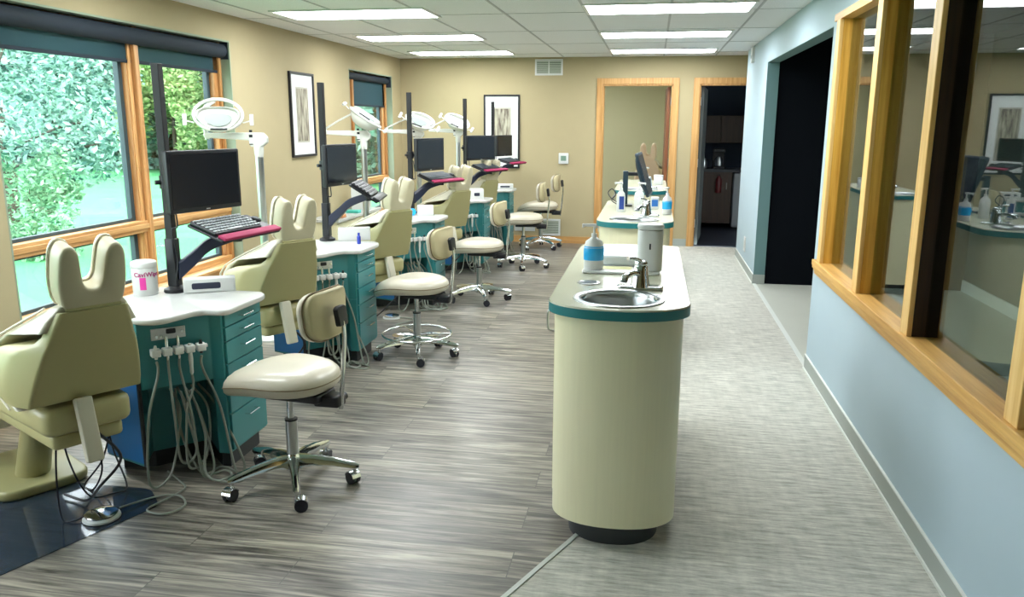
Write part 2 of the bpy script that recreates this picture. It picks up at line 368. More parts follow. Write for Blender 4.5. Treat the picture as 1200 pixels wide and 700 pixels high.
mb = MB(); M = Matrix.Translation((D1[1]-.03, YB+.13, 0)) @ Matrix.Rotation(R(91), 4, 'Z'); mb.box2((0, -.0, .01), (.84, .04, 2.03), M)
lf = mb.build('door_leaf', wood_mat('red_brown_veneer', '#6A3B22', '#8E5836'), d1, bevel=.002)
mb = MB(); M = Matrix.Translation((D2[0]+.03, YB+.13, 0)) @ Matrix.Rotation(R(84), 4, 'Z'); mb.box2((0, -.04, .01), (.95, 0, 2.03), M)
lf = mb.build('door_leaf', mat('grey_veneer', '#565E5E', .5), d2, bevel=.002)
mb = MB(); mb.cyl((.60, 11.4, 1.0), (.66, 11.4, 1.0), .012); mb.cyl((.66, 11.33, 1.0), (.66, 11.42, 1.0), .011); mb.build('door_handle', m_steel, lf)

# room beyond door 1
m_olive = mat('olive_beige_paint', '#C6C4A0', .8)
mb = MB(); mb.box2((-2.4, 13.5, 0), (.42, 13.6, ZC)); mb.box2((-2.5, YB+.12, 0), (-2.4, 13.6, ZC)); mb.box2((.34, YB+.13, 0), (.40, 13.5, ZC)); struct('wall_side_room', mb, m_olive, smooth=0)
mb = MB(); mb.box2((-2.5, YB+.02, ZC), (2.6, 13.7, ZC+.1)); struct('ceiling_side_room', mb, m_ceil)
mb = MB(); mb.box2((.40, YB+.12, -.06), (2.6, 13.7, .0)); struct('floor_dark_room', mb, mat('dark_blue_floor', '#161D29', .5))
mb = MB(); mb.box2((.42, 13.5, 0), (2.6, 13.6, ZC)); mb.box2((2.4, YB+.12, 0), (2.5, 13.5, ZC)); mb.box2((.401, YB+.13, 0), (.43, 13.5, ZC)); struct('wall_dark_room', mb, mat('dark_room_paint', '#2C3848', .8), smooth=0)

# ---------------------------------------------------------------- windows
def casement(name, W, mulls, shade_drop, sheer=True):
    y0, y1, z0, z1 = W; root = MB()
    xo = XL-.13
    # painted reveals
    rv = MB(); t = .012
    rv.box2((XL-.215, y1-t, z0), (XL+.001, y1, z1)); rv.box2((XL-.215, y0, z0), (XL+.001, y0+t, z1)); rv.box2((XL-.215, y0, z1-t), (XL+.001, y1, z1))
    # frame
    fr = MB(); fw = .085
    fr.box2((xo-.06, y0+t, z0+.02), (xo+.03, y0+t+fw, z1-t)); fr.box2((xo-.06, y1-t-fw, z0+.02), (xo+.03, y1-t, z1-t))
    fr.box2((xo-.06, y0+t, z1-t-fw), (xo+.03, y1-t, z1-t))
    # stepped inner stops
    fr.box2((xo+.03, y1-t-.03, z0+.02), (xo+.055, y1-t, z1-t)); fr.box2((xo+.03, y0+t, z0+.02), (xo+.055, y0+t+.03, z1-t))
    for ym in mulls:
        fr.box2((xo-.06, ym-.065, z0+.02), (xo+.03, ym+.065, z1-t)); fr.box2((xo+.03, ym-.022, z0+.02), (xo+.065, ym+.022, z1-t))
        fr.box2((xo+.03, ym-.06, z0+.02), (xo+.042, ym-.032, z1-t)); fr.box2((xo+.03, ym+.032, z0+.02), (xo+.042, ym+.06, z1-t))
    o = struct(name, fr, m_fir, bevel=.004, smooth=0)
    rv.build('window_reveal', m_reveal, o, smooth=0)
    tr = MB(); tr.box2((xo-.05, y0+t, .825), (xo+.05, y1-t, .905)); tr.box2((xo+.05, y0+t, .85), (xo+.062, y1-t, .885)); tr.build('transom_rail', m_firy, o, bevel=.004, smooth=0)
    sl = MB(); sl.box2((XL-.215, y0, z0-.0), (XL+.035, y1, z0+.025)); sl.box2((xo-.05, y0+t, z0+.025), (xo+.05, y1-t, z0+.07)); sl.box2((XL+.0, y0-.02, z0-.05), (XL+.012, y1+.02, z0)); sl.build('window_sill', m_firy, o, bevel=.004, smooth=0)
    ys = [y0+t+fw]+[q for ym in mulls for q in (ym-.065, ym+.065)]+[y1-t-fw]
    for a, b in zip(ys[0::2], ys[1::2]):
        for lo, hi in ((z0+.07, .825), (.905, z1-t-fw)):
            s = MB(); k = .038                     # grey metal sash
            s.box2((xo-.045, a, lo), (xo-.01, a+k, hi)); s.box2((xo-.045, b-k, lo), (xo-.01, b, hi)); s.box2((xo-.045, a+k, lo), (xo-.01, b-k, lo+.02)); s.box2((xo-.045, a+k, hi-.02), (xo-.01, b-k, hi))
            s.build('sash', mat_sash, o, smooth=0)
            g = MB(); g.box2((xo-.032, a+k, lo+.02), (xo-.026, b-k, hi-.02)); g.build('glass_pane', m_glass, o, smooth=0)
    return o
mat_sash = mat('blue_grey_sash', '#33474E', .5)
casement('window_1', W1, [5.06], .1)
casement('window_2', W2, [9.05], .3)
casement('window_added', W0, [1.62], .3)  # unseen window, added to bring daylight to the near left side
def shade(W, drop, label, roll_r=.055):
    y0, y1, z0, z1 = W; o = empty('roller_shade', (XL-.07, (y0+y1)/2, z1-.012), 0, label, 'window shade', 'navy roller shades'); h = (y1-y0)/2-.016
    mb = MB(); prof = []
    mb.cyl((0.0, -h, -roll_r-.01), (0.0, h, -roll_r-.01), roll_r, n=24); mb.build('shade_roll', m_shade, o)
    mb = MB(); mb.box2((-.035, -h+.02, -drop), (-.03, h-.02, -.05)); mb.build('shade_fabric', m_mesh if drop < .3 else mat('dark_teal_shade_fabric', '#20434C', .85), o, smooth=0)
    mb = MB(); mb.box2((-.042, -h+.02, -drop-.022), (-.024, h-.02, -drop)); mb.build('hem_bar', m_shade, o, bevel=.003)
    mb = MB(); mb.box2((-.06, -h-.004, -.13), (.06, -h, 0)); mb.box2((-.06, h, -.13), (.06, h+.004, 0)); mb.build('bracket', m_shade, o)
shade(W1, .215, 'navy roller shade rolled up above the wide two-pane window')
shade(W2, .36, 'dark teal roller shade lowered over the narrow far window', .04)

# ---------------------------------------------------------------- partition woodwork
mb = MB(); Y0p, Y1p = YF+.05, 5.22
mb.box2((XR-.03, Y0p, .71), (XR+.15, Y1p+.0, .745)); mb.box2((XR-.018, Y0p, .675), (XR-.0, Y1p, .71)); mb.box2((XR-.026, Y0p, .693), (XR-.0, Y1p, .71)); mb.box2((XR-.012, Y0p, .655), (XR-.0, Y1p, .675))
struct('window_3', mb, m_oaky, bevel=.004, smooth=0)
mb = MB(); mb.box2((XR-.015, Y0p, 2.16), (XR+.15, Y1p, 2.20)); struct('trim_5', mb, m_oaky, smooth=0)
posts = [5.10, 4.20, 3.36, 2.35, 1.2]
for i, y in enumerate(posts):
    mb = MB(); mb.box2((XR+.004, y-.045, .745), (XR+.105, y+.045, 2.16))
    o = struct('trim_%d' % (6+i), mb, m_oakdark if i == 2 else m_oak, bevel=.002, smooth=0)
    mb = MB(); mb.box2((XR-.016, y-.045, .745), (XR+.004, y+.045, 2.16)); mb.build('casing', wood_mat('pale_oak_casing_%d' % i, '#D9A85C', '#F0CB86') , o, bevel=.003, smooth=0)
for a, b in zip([YF+.1]+posts[::-1], posts[::-1]):
    mb = MB(); mb.box2((XR+.052, a+(.045 if a > 0 else 0), .745), (XR+.058, b-.045, 2.16)); struct('window_glass', mb, m_glass2, smooth=0)

# ---------------------------------------------------------------- ceiling lights
lights = []
troffer = None
rows = [9.83, 8.05, 6.27, 4.49, 2.71]
names_row = ['nearest the back wall', 'second row from the back wall', 'third row from the back wall', 'fourth row from the back wall', 'fifth row from the back wall', 'sixth row from the back wall']
def make_troffer():
    t = empty('ceiling_light', (0, 0, ZC), 0, 'x', 'ceiling light', 'recessed ceiling lights')
    mb = MB(); a, b = .61, .265
    for c, d in (((0, -b+.012, -.006), (2*a, .024, .012)), ((0, b-.012, -.006), (2*a, .024, .012)), ((-a+.012, 0, -.006), (.024, 2*b-.048, .012)), ((a-.012, 0, -.006), (.024, 2*b-.048, .012))): mb.box(c, d)
    mb.build('light_frame', m_white, t, smooth=0)
    mb = MB(); mb.box((0, 0, -.004), (2*a-.05, 2*b-.05, .006)); mb.build('light_lens', m_lens, t, smooth=0)
    return t
troffer = make_troffer(); first = True
for ri, y in enumerate(rows):
    for x, s in ((-2.31, 'left'), (.07, 'right')):
        if y < 3 and x > 0: continue
        o = troffer if first else copy_tree(troffer); first = False
        o.location = (x, y, ZC); o['label'] = 'long lit ceiling light panel, %s row, %s' % (s, names_row[ri])
# lamp of the side room
o = copy_tree(troffer); o.location = (-1.2, 12.0, ZC); o['label'] = 'lit ceiling light panel in the olive room beyond the left doorway'; o['group'] = 'side room light'

# ---------------------------------------------------------------- exam chairs
CHAIRV = {}
def make_chair(loc, rz, label, dz=0, m_shell=m_shell, m_hd=None, group='cream exam chairs beside the carts'):
    t = empty('exam_chair', loc, rz, label, 'exam chair', group)
    # backrest shell
    z0, z1 = .56+dz, .925+dz
    def y0(z): return -.32-.44*(z-.56-dz)
    prof = [(.56, .15, .20), (.60, .24, .197), (.66, .31, .188), (.71, .33, .178), (.75, .31, .168), (.775, .25, .161), (.79, .17, .156), (.803, .09, .150), (.83, .06, .142), (.87, .054, .130), (.925, .05, .112)]
    mb = MB(); rings = []
    for z, d, w_ in prof:
        z += dz; y = y0(z); fl = min(.05, d*.17)
        pl = roundpoly([(-w_, y), (w_, y), (w_+fl, y+d*.5), (w_+fl*1.2, y+d), (w_+fl*.2, y+d), (-w_-fl*.2, y+d), (-w_-fl*1.2, y+d), (-w_-fl, y+d*.5)], [.012, .012, .02, .015, 0, 0, .015, .02], 3)
        rings.append([(p[0], p[1], z) for p in pl])
    mb.loft(rings); mb.build('backrest_shell', m_shell, t, bevel=.004, smooth=50)
    # cushion standing proud of the shell at the front
    mb = MB(); rings = []
    cp = [(.52, .17, .20), (.58, .28, .215), (.66, .36, .222), (.72, .38, .215), (.77, .365, .205), (.81, .31, .19), (.85, .24, .172), (.89, .17, .15), (.93, .11, .122), (.945, .08, .11)]
    for k, (z, d, w_) in enumerate(cp):
        z += dz; y = y0(z); b = max(.02, d-.055) if z < .82+dz else .03
        b = .02 if d < .12 else min(b, d-.03)
        pl = roundpoly([(-w_, y+b), (w_, y+b), (w_, y+d), (w_*.45, y+d*.72+.03), (-w_*.45, y+d*.72+.03), (-w_, y+d)], [.02, .02, .03, .04, .04, .03], 3)
        rings.append([(p[0], p[1], z) for p in pl])
    mb.loft(rings); c = mb.build('backrest_cushion', m_vinyl, t, smooth=60)
    # piping along the shoulder
    for s in (-1, 1):
        mb = MB(); mb.tube([(s*(w_+.008), y0(z+dz)+d-.004, z+dz) for z, d, w_ in cp[:-1]], .005, 6); mb.build('piping', m_pipe, c)
    # neck strip
    mb = MB(); zz = z1; y = y0(zz)
    mb.box2((-.095, y+.005, zz), (.095, y+.07, zz+.012)); mb.build('neck_plate', m_shell, t, bevel=.003)
    # headrest
    out = [(-.098, .0), (-.114, .07), (-.113, .15), (-.107, .195), (-.090, .222), (-.066, .222), (-.048, .195), (-.040, .14), (-.033, .09), (-.016, .066), (.016, .066), (.033, .09), (.040, .14), (.048, .195), (.066, .222), (.090, .222), (.107, .195), (.113, .15), (.114, .07), (.098, 0), (.06, -.012), (-.06, -.012)]
    out = [(p.x, p.y) for p in spline([(a, b, 0) for a, b in out], 3, True)]
    Mh = Matrix.Translation((0, y+.065, zz+.022)) @ Matrix.Rotation(R(12), 4, 'X') @ Matrix.Rotation(PI/2, 4, 'X')
    mb = MB(); mb.soft(out, -.03, .06, .013, Mh); h = mb.build('headrest', m_hd or mat_head, t, smooth=60)
    mb = MB(); mb.soft(inset(out, .003), -.07, -.028, .013, Mh); mb.build('headrest_pad', m_vinyl, h, smooth=60)
    mb = MB(); mb.tube([(a, b, -.034) for a, b in inset(out, -.001)], .0045, 6, Mh, closed=True); mb.build('piping', m_pipe, h)
    # lower structure
    mb = MB(); mb.soft(roundpoly([(-.16, -.33), (.16, -.33), (.18, .18), (-.18, .18)], .05), .43+dz, .54+dz, .03); mb.build('seat_cushion', m_shell, t, smooth=60)
    mb = MB(); sp = roundpoly([(.16, .52), (.42, .50), (.82, .20), (.80, .13), (.42, .41), (.16, .43)], .03)
    mb.loft([[(x, a, b+dz) for a, b in inset(sp, o)] for x, o in ((-.19, .02), (-.17, 0), (.17, 0), (.19, .02))]); mb.build('leg_rest', m_vinyl, t, smooth=60)
    mb = MB(); mb.soft(roundpoly([(-.13, -.30), (.13, -.30), (.15, .30), (-.15, .30)], .03), .37+dz, .43+dz, .015); mb.build('seat_frame', m_shell, t, smooth=50)
    mb = MB(); Ma = Matrix.Translation((-.03, -.375, .46+dz)) @ Matrix.Rotation(R(-14), 4, 'X'); mb.soft(roundpoly([(-.03, -.018), (.03, -.018), (.03, .018), (-.03, .018)], .008), -.13, .115, .008, Ma); mb.build('recline_strut', m_vinyl, t)
    mb = MB(); mb.cyl((0, .40, .03), (0, .22, .38+dz), .07, .06); mb.build('column', m_shell, t)
    mb = MB(); mb.soft(roundpoly([(-.19, .22), (.19, .22), (.19, .74), (-.19, .74)], .1), .0, .045, .015); mb.build('base_plate', m_shell, t)
    mb = MB(); mb.tube(spline([(.03, -.30, .40+dz), (.08, -.36, .3), (.03, -.25, .16), (.05, -.05, .03), (.02, .1, .02)], 8), .006, 6); mb.build('cable', m_black, t)
    if dz:
        for s in (1,):
            mb = MB(); mb.sphere((.235, -.2, .70+dz), .02); mb.build('knob', m_black, t)
    return t
mat_head = mat('headrest_shell_vinyl', '#BEB79A', .42)
ch = make_chair((-2.33, 2.72, 0), R(59), 'cream and olive exam chair cut off at the left edge, nearest the camera')
for x, y, rz, l in ((-2.32, 4.39, 59, 'cream and olive exam chair between the nearest cart and the second cart'),
                    (-2.24, 6.01, 59, 'cream exam chair between the second and third carts'),
                    (-2.2, 7.85, 59, 'cream exam chair between the third and fourth carts'),
                    (-2.2, 9.3, 59, 'cream exam chair half hidden behind monitors, between the fourth and fifth carts')):
    c = copy_tree(ch); c.location = (x, y, 0); c.rotation_euler[2] = R(rz); c['label'] = l
m_tan = mat('tan_vinyl', '#DCC6A6', .45)
make_chair((.0, 12.5, 0), R(-8), 'tan exam chair standing in the olive room beyond the left doorway', dz=.12, m_shell=m_tan, m_hd=m_tan, group='tan chair in side room')

# ---------------------------------------------------------------- delivery carts (local origin = cart 1 frame point)
CX, CY = -2.1, 3.26
def L(x, y): return (x-CX, y-CY)
body_poly = [L(-2.12, 2.965), L(-1.905, 3.17), L(-1.85, 3.17), L(-1.85, 3.53), L(-2.38, 3.53), L(-2.395, 3.065)]
def make_cart(detail=True):
    t = empty('delivery_cart', (CX, CY, 0), 0, 'teal delivery cart', 'dental cart', 'teal instrument carts with white tops')
    # main carcass: upper part full, lower front set back as hose bay
    mb = MB(); mb.prism(body_poly, .44, .742); mb.prism([L(-1.905, 3.17), L(-1.85, 3.17), L(-1.85, 3.53), L(-2.38, 3.53), L(-2.395, 3.065), L(-2.14, 2.965), L(-2.21, 3.13), L(-2.03, 3.31)], .085, .44)
    mb.build('cabinet_body', m_teal, t, bevel=.004, smooth=0)
    mb = MB(); mb.prism([L(-1.92, 3.22), L(-1.88, 3.22), L(-1.88, 3.50), L(-2.34, 3.50), L(-2.36, 3.12), L(-2.22, 3.16), L(-2.05, 3.34)], .0, .085); mb.build('plinth', m_kick, t, smooth=0)
    mb = MB(); q0 = Vector(L(-2.395, 3.065)); q1 = Vector(L(-2.12, 2.965)); dn = (q1-q0).normalized(); nn = Vector((dn.y, -dn.x))
    p = [q0+dn*.01, q1-dn*.02, q1-dn*.02+nn*.008, q0+dn*.01+nn*.008]; mb.prism([tuple(v) for v in p], .10, .70); sp = mb.build('side_panel', m_teald, t, smooth=0)
    mb = MB(); p = [q1-dn*.02, q1-dn*.005, q1-dn*.005+nn*.012, q1-dn*.02+nn*.012]; mb.prism([tuple(v) for v in p], .09, .58); mb.build('black_edge_channel', m_black, t, smooth=0)
    # top with S shaped front edge
    A = [(-2.40, 3.02), (-2.06, 2.915), (-2.01, 2.925), (-1.975, 2.965), (-1.935, 3.10), (-1.905, 3.135), (-1.83, 3.135), (-1.80, 3.16), (-1.79, 3.45), (-1.80, 3.50), (-1.84, 3.545), (-2.38, 3.555), (-2.42, 3.5), (-2.42, 3.06)]
    pl = [L(*a) for a in A]; pl = roundpoly(pl, .02, 3)
    mb = MB(); mb.soft(pl, .742, .77, .009); mb.build('cart_top', m_ctop, t, smooth=50)
    # drawers
    zs = [(.735, .68), (.675, .615), (.61, .51), (.505, .40), (.395, .275), (.27, .10)]
    for a, b in zs:
        mb = MB(); x, y = L(-1.85, 3.35); mb.box2((x, y-.165, b), (x+.012, y+.165, a)); d = mb.build('drawer', m_teal, t, bevel=.002, smooth=0)
        z = a-min(.028, (a-b)*.5) if a-b < .07 else a-.038
        mb = MB(); mb.tube([(x+.010, y-.045, z), (x+.036, y-.045, z), (x+.036, y+.045, z), (x+.010, y+.045, z)], .0035, 8); mb.build('drawer_pull', m_chrome, d)
    # instrument face
    a = Vector(L(-2.12, 2.965)); b = Vector(L(-1.905, 3.17)); u = (b-a).normalized(); n = Vector((u.y, -u.x)); ln = (b-a).length
    def P(s, o, z): v = a+u*(ln*.5+s)+n*o; return Vector((v.x, v.y, z))
    F = Matrix((Vector((u.x, u.y, 0, 0)), Vector((-n.x, -n.y, 0, 0)), Vector((0, 0, 1, 0)), Vector((0, 0, 0, 1)))).transposed(); F.translation = P(0, 0, 0)   # local x along face, -y outward
    mb = MB(); mb.box2((-.095, -.007, .655), (.045, 0, .705), F); cp = mb.build('control_panel', m_alu, t, bevel=.002, smooth=0)
    mb = MB()
    for s in (-.075, -.055, .03): mb.cyl(P(s, .007, .672 if s < 0 else .685), P(s, .02, .672 if s < 0 else .685), .006, n=12)
    mb.build('control_knob', m_chrome, cp)
    mb = MB(); mb.soft(roundpoly([(-.034, .678), (.006, .678), (.006, .70), (-.034, .70)], .006), -.0, .01, .002, F @ Matrix(((1, 0, 0, 0), (0, 0, -1, 0), (0, 1, 0, 0), (0, 0, 0, 1)))); mb.build('gauge', m_black, cp)
    mb = MB(); mb.box2((-.105, -.045, .606), (.125, -.02, .618), F); mb.box2((-.01, -.03, .60), (.03, 0, .62), F)
    for k in range(5):
        s = -.09+k*.046; mb.soft(roundpoly([(s-.018, -.075), (s+.018, -.075), (s+.02, -.03), (s-.02, -.03)], .006), .597, .628, .004, F)
    mb.build('instrument_holder', m_white, t, smooth=50)
    rnd = random.Random(3)
    tops = []
    for k in range(5):
        s = -.09+k*.046; h = MB(); o = .056
        ph = [(0.006, -.045), (.008, -.02), (.006, .0), (.0075, .03), (.005, .05)]
        c = P(s, o, .615); kk = rnd.uniform(.9, 1.3)
        if k in (1, 2): h.lathe([(r, z*kk+.01) for r, z in ph], tuple(c), 12)
        elif k == 3: h.lathe([(.004, -.12), (.008, -.11), (.008, -.08), (.010, -.05), (.007, 0), (.008, .02)], tuple(c), 12)
        else: h.lathe([(.006, -.03), (.009, -.01), (.009, .012), (.005, .03)], tuple(c), 12)
        h.build('handpiece', m_chrome if k in (1, 2) else (m_white if k != 4 else m_black), t, smooth=40)
        tops.append(c+Vector((0, 0, -.04 if k != 3 else -.12)))
    for k, c in enumerate(tops):
        lo = rnd.uniform(.03, .12); sh = rnd.uniform(-.05, .07); m_ = P(-.1+.05*k+sh, rnd.uniform(.03, .10), .33)
        low = P(-.09+.05*k+sh*1.5, rnd.uniform(.05, .12), lo); low2 = P(-.02+.05*k+sh, rnd.uniform(.02, .09), lo+.02); up = P(.0+.04*k, -.02, .30); end = P(-.02+.03*k, -.10, .40)
        mb = MB(); mb.tube(spline([c, c+Vector((0, 0, -.06)), m_, low, low2, up, end], 8), .0055, 7); mb.build('hose', m_hose, t, smooth=60)
    for k in range(2):      # long loops lying on the floor
        c = tops[3+k-1]+Vector((0, 0, -.02)); f = .10+.05*k
        pts = [P(.0+.04*k, .03, .42), P(.03+.05*k, .06, .22), P(.06, f*.8, .05), P(.10+.05*k, f+.02, .008), P(.17+.04*k, f, .007), P(.16, .04-.05*k, .012), P(.06, .02, .02), P(.0, -.03, .2), P(.0, -.09, .4)]
        mb = MB(); mb.tube(spline(pts, 8), .0055, 7); mb.build('hose', m_hose, t, smooth=60)
    return t
cart = make_cart()
cart['label'] = 'teal drawer cart nearest the camera, with white wipes canister on its white top'
carts = [(0, 0), (-.02, 1.71), (.03, 3.43), (.09, 5.2), (.12, 6.58)]
cl = ['', 'teal drawer cart second from the camera, with a small dark blue bottle on top', 'third teal drawer cart from the camera, with white box and blue roll on top', 'teal drawer cart fourth from the camera, with a white box with dark opening on top', 'teal drawer cart farthest from the camera, closest to the back wall']
for i in range(1, 5):
    c = copy_tree(cart); c.location = (CX+carts[i][0], CY+carts[i][1], 0); c['label'] = cl[i]
TOP = .77

# ---------------------------------------------------------------- monitor posts, monitors, keyboards
ordn = ['nearest', 'second', 'third', 'fourth', 'farthest']
postp = [(-2.24, 3.46), (-2.2, 5.23), (-2.13, 7.0), (-2.045, 8.8), (-1.985, 10.08)]
mons = [((-2.132, 3.604, 1.295), 14.5, .46, .29), ((-2.121, 5.328, 1.285), 8, .42, .28), ((-1.996, 7.165, 1.29), 20.5, .42, .29), ((-1.892, 8.90, 1.301), 37.5, .42, .27), ((-1.865, 10.20, 1.291), 22, .36, .26)]
# keyboard tray: centre, height, rotation about Z (0 = keys face +X), tilt about the tray's long axis, tilt sideways
trays = [((-2.0, 3.63), 1.068, -.158, .34), ((-1.90, 5.25), 1.12, .20, .58), ((-1.93, 7.3), 1.075, -.42, .32), ((-1.80, 8.95), 1.08, -.39, .3), ((-1.75, 10.12), 1.10, -.25, .26)]
def make_post(i):
    x, y = postp[i]; t = empty('monitor_post', (x, y, TOP), 0, 'tall black monitor post with keyboard arm clamped on the %s teal cart' % ordn[i], 'monitor stand', 'black monitor posts')
    mb = MB(); mb.lathe([(.052, 0), (.055, .004), (.052, .016), (.04, .02), (.03, .03), (.024, .034)]); mb.build('base_disc', m_blackm, t)
    mb = MB(); mb.soft(roundpoly([(-.019, -.019), (.019, -.019), (.019, .019), (-.019, .019)], .004), .03, 1.06, .002); mb.build('post', m_blackm, t, smooth=0)
    mb = MB(); mb.soft(roundpoly([(-.026, -.026), (.026, -.026), (.026, .026), (-.026, .026)], .01), .03, .26, .004); mb.build('lower_sleeve', m_black, t)
    c, az, mw, mh = mons[i]; a = R(az); dd = Vector((math.sin(a), math.cos(a), 0)); nn = Vector((math.cos(a), -math.sin(a), 0))
    cc = Vector(c)-Vector((x, y, TOP)); back = cc-nn*.05
    zc = cc.z
    mb = MB(); mb.cyl((0, 0, zc-.03), (0, 0, zc+.03), .032); mb.cyl((-.03, -.045, zc), (.0, -.01, zc), .011, n=10); mb.build('clamp', m_black, t)
    mb = MB(); mb.tube([(0, 0, zc), tuple(back*.5+Vector((0, 0, zc*.5))), tuple(back)], .016, 8); mb.cyl(tuple(back), tuple(cc-nn*.028), .035); mb.build('monitor_bracket', m_black, t)
    (tx, ty), tz, rz, tl = trays[i]; e = Vector((tx-x, ty-y, tz-TOP-.04)); s0 = Vector((.02, 0, .13 if i else .10))
    mid = s0.lerp(e, .55)+Vector((0, 0, .035))
    dirn = (e-s0); 
    pts = spline([s0, s0.lerp(mid, .5), mid, e], 6)
    mb = MB(); k = len(pts); side = Vector((-dirn.y, dirn.x, 0)).normalized()
    rings = []
    for j, p in enumerate(pts):
        h = .042-.020*j/k; wv = .025
        rings.append([p+side*wv+Vector((0, 0, h)), p-side*wv+Vector((0, 0, h)), p-side*wv-Vector((0, 0, h)), p+side*wv-Vector((0, 0, h))])
    mb.loft(rings); mb.build('keyboard_arm', mat_arm, t, bevel=.006, smooth=50)
    mb = MB(); mb.cyl(tuple(e-Vector((0, 0, .03))), tuple(e+Vector((0, 0, .025))), .028); mb.build('arm_joint', m_black, t)
    mb = MB(); mb.tube(spline([(.03, -.01, zc-.05), (.05, -.02, zc-.2), (.024, -.028, .3), (.035, -.02, .16), (.02, -.03, .05)], 6), .004, 6); mb.build('cable', m_black, t)
    T = Matrix.Translation((tx-x, ty-y, tz-TOP)) @ Matrix.Rotation(rz, 4, 'Z') @ Matrix.Rotation(tl, 4, 'Y')
    mb = MB(); mb.soft(roundpoly([(-.105, -.225), (.11, -.225), (.11, .225), (-.105, .225)], .015), -.012, .0, .004, T); mb.build('keyboard_tray', m_black, t, smooth=50)
    mb = MB(); mb.soft(roundpoly([(.068, -.22), (.116, -.22), (.116, .22), (.068, .22)], .008), .0, .016, .006, T); mb.build('wrist_rest', m_pink if i != 1 else m_black, t, smooth=50)
    # monitor
    q = empty('monitor', c, 0, 'switched-off black monitor hanging on the %s black post' % ordn[i], 'monitor', 'black monitors on posts')
    q.rotation_euler[2] = a
    # local: screen normal +X, width along Y
    hw, hh = mw/2, mh/2
    Fm = Matrix(((0, 0, 1, 0), (1, 0, 0, 0), (0, 1, 0, 0), (0, 0, 0, 1)))
    q.rotation_euler[2] = -a
    mb = MB(); mb.soft(roundpoly([(-hw, -hh), (hw, -hh), (hw, hh), (-hw, hh)], .008), -.02, .012, .004, Fm); mb.soft(roundpoly([(-hw*.6, -hh*.6), (hw*.6, -hh*.6), (hw*.6, hh*.6), (-hw*.6, hh*.6)], .02), -.028, -.019, .006, Fm); mb.build('monitor_housing', m_black, q, smooth=50)
    mb = MB(); mb.box2((.011, -hw+.016, -hh+.022), (.0135, hw-.016, hh-.016)); mb.build('screen', m_screen, q, smooth=0)
    mb = MB(); mb.box2((.012, -.012, -hh+.007), (.0135, .012, -hh+.012)); mb.build('badge', m_alu, q, smooth=0)
    # keyboard
    Tw = Matrix.Translation((x, y, TOP)) @ T
    k = empty('keyboard', (0, 0, 0), 0, 'black keyboard with pale keys on the %s swing-out tray' % ordn[i], 'keyboard', 'keyboards on the trays'); k.matrix_world = Tw @ Matrix.Translation((-.022, -.03, .0005))
    mb = MB(); mb.soft(roundpoly([(-.078, -.185), (.078, -.185), (.078, .165), (-.078, .165)], .012), .0, .016, .005); mb.build('keyboard_base', m_black, k, smooth=50)
    if i == 0:
        kp = None
        for r in range(6):
            for cI in range(15):
                if r == 5 and 3 < cI < 9: continue
                if kp is None:
                    mb = MB(); mb.soft(roundpoly([(-.006, -.0085), (.006, -.0085), (.006, .0085), (-.006, .0085)], .002), 0, .006, .002); kp = mb.build('key', m_key, k); o = kp
                else:
                    o = kp.copy(); COL.objects.link(o)
                o.parent = k; o.location = (-.062+r*.0245, -.170+cI*.0232, .0158)
        mb = MB(); mb.box2((.052, -.085, .0158), (.068, .025, .0218)); mb.build('space_bar', m_key, k, bevel=.002)
    else:
        mb = MB()
        for r in range(5):
            for cI in range(15): mb.box((-.06+r*.0265, -.17+cI*.0232, .018), (.014, .017, .005))
        mb.build('keys', m_key2 if i != 1 else m_black, k, smooth=0, kind='stuff')
    if i != 1:
        ms = empty('mouse', (0, 0, 0), 0, 'small dark mouse at the far end of the %s keyboard tray' % ordn[i], 'mouse', 'mice on the keyboard trays'); ms.matrix_world = Tw @ Matrix.Translation((-.02, .185, .0005))
        mb = MB(); mb.sphere((0, 0, .012), .022, 14, None, (1.35, .95, .55)); mb.build('mouse_shell', m_black, ms, smooth=80)
        mb = MB(); mb.cyl((.012, -.002, .023), (.012, .002, .023), .004, n=10); mb.build('scroll_wheel', m_alu, ms)
mat_arm = mat('dark_blue_arm', '#1A2138', .45)
for i in range(5): make_post(i)

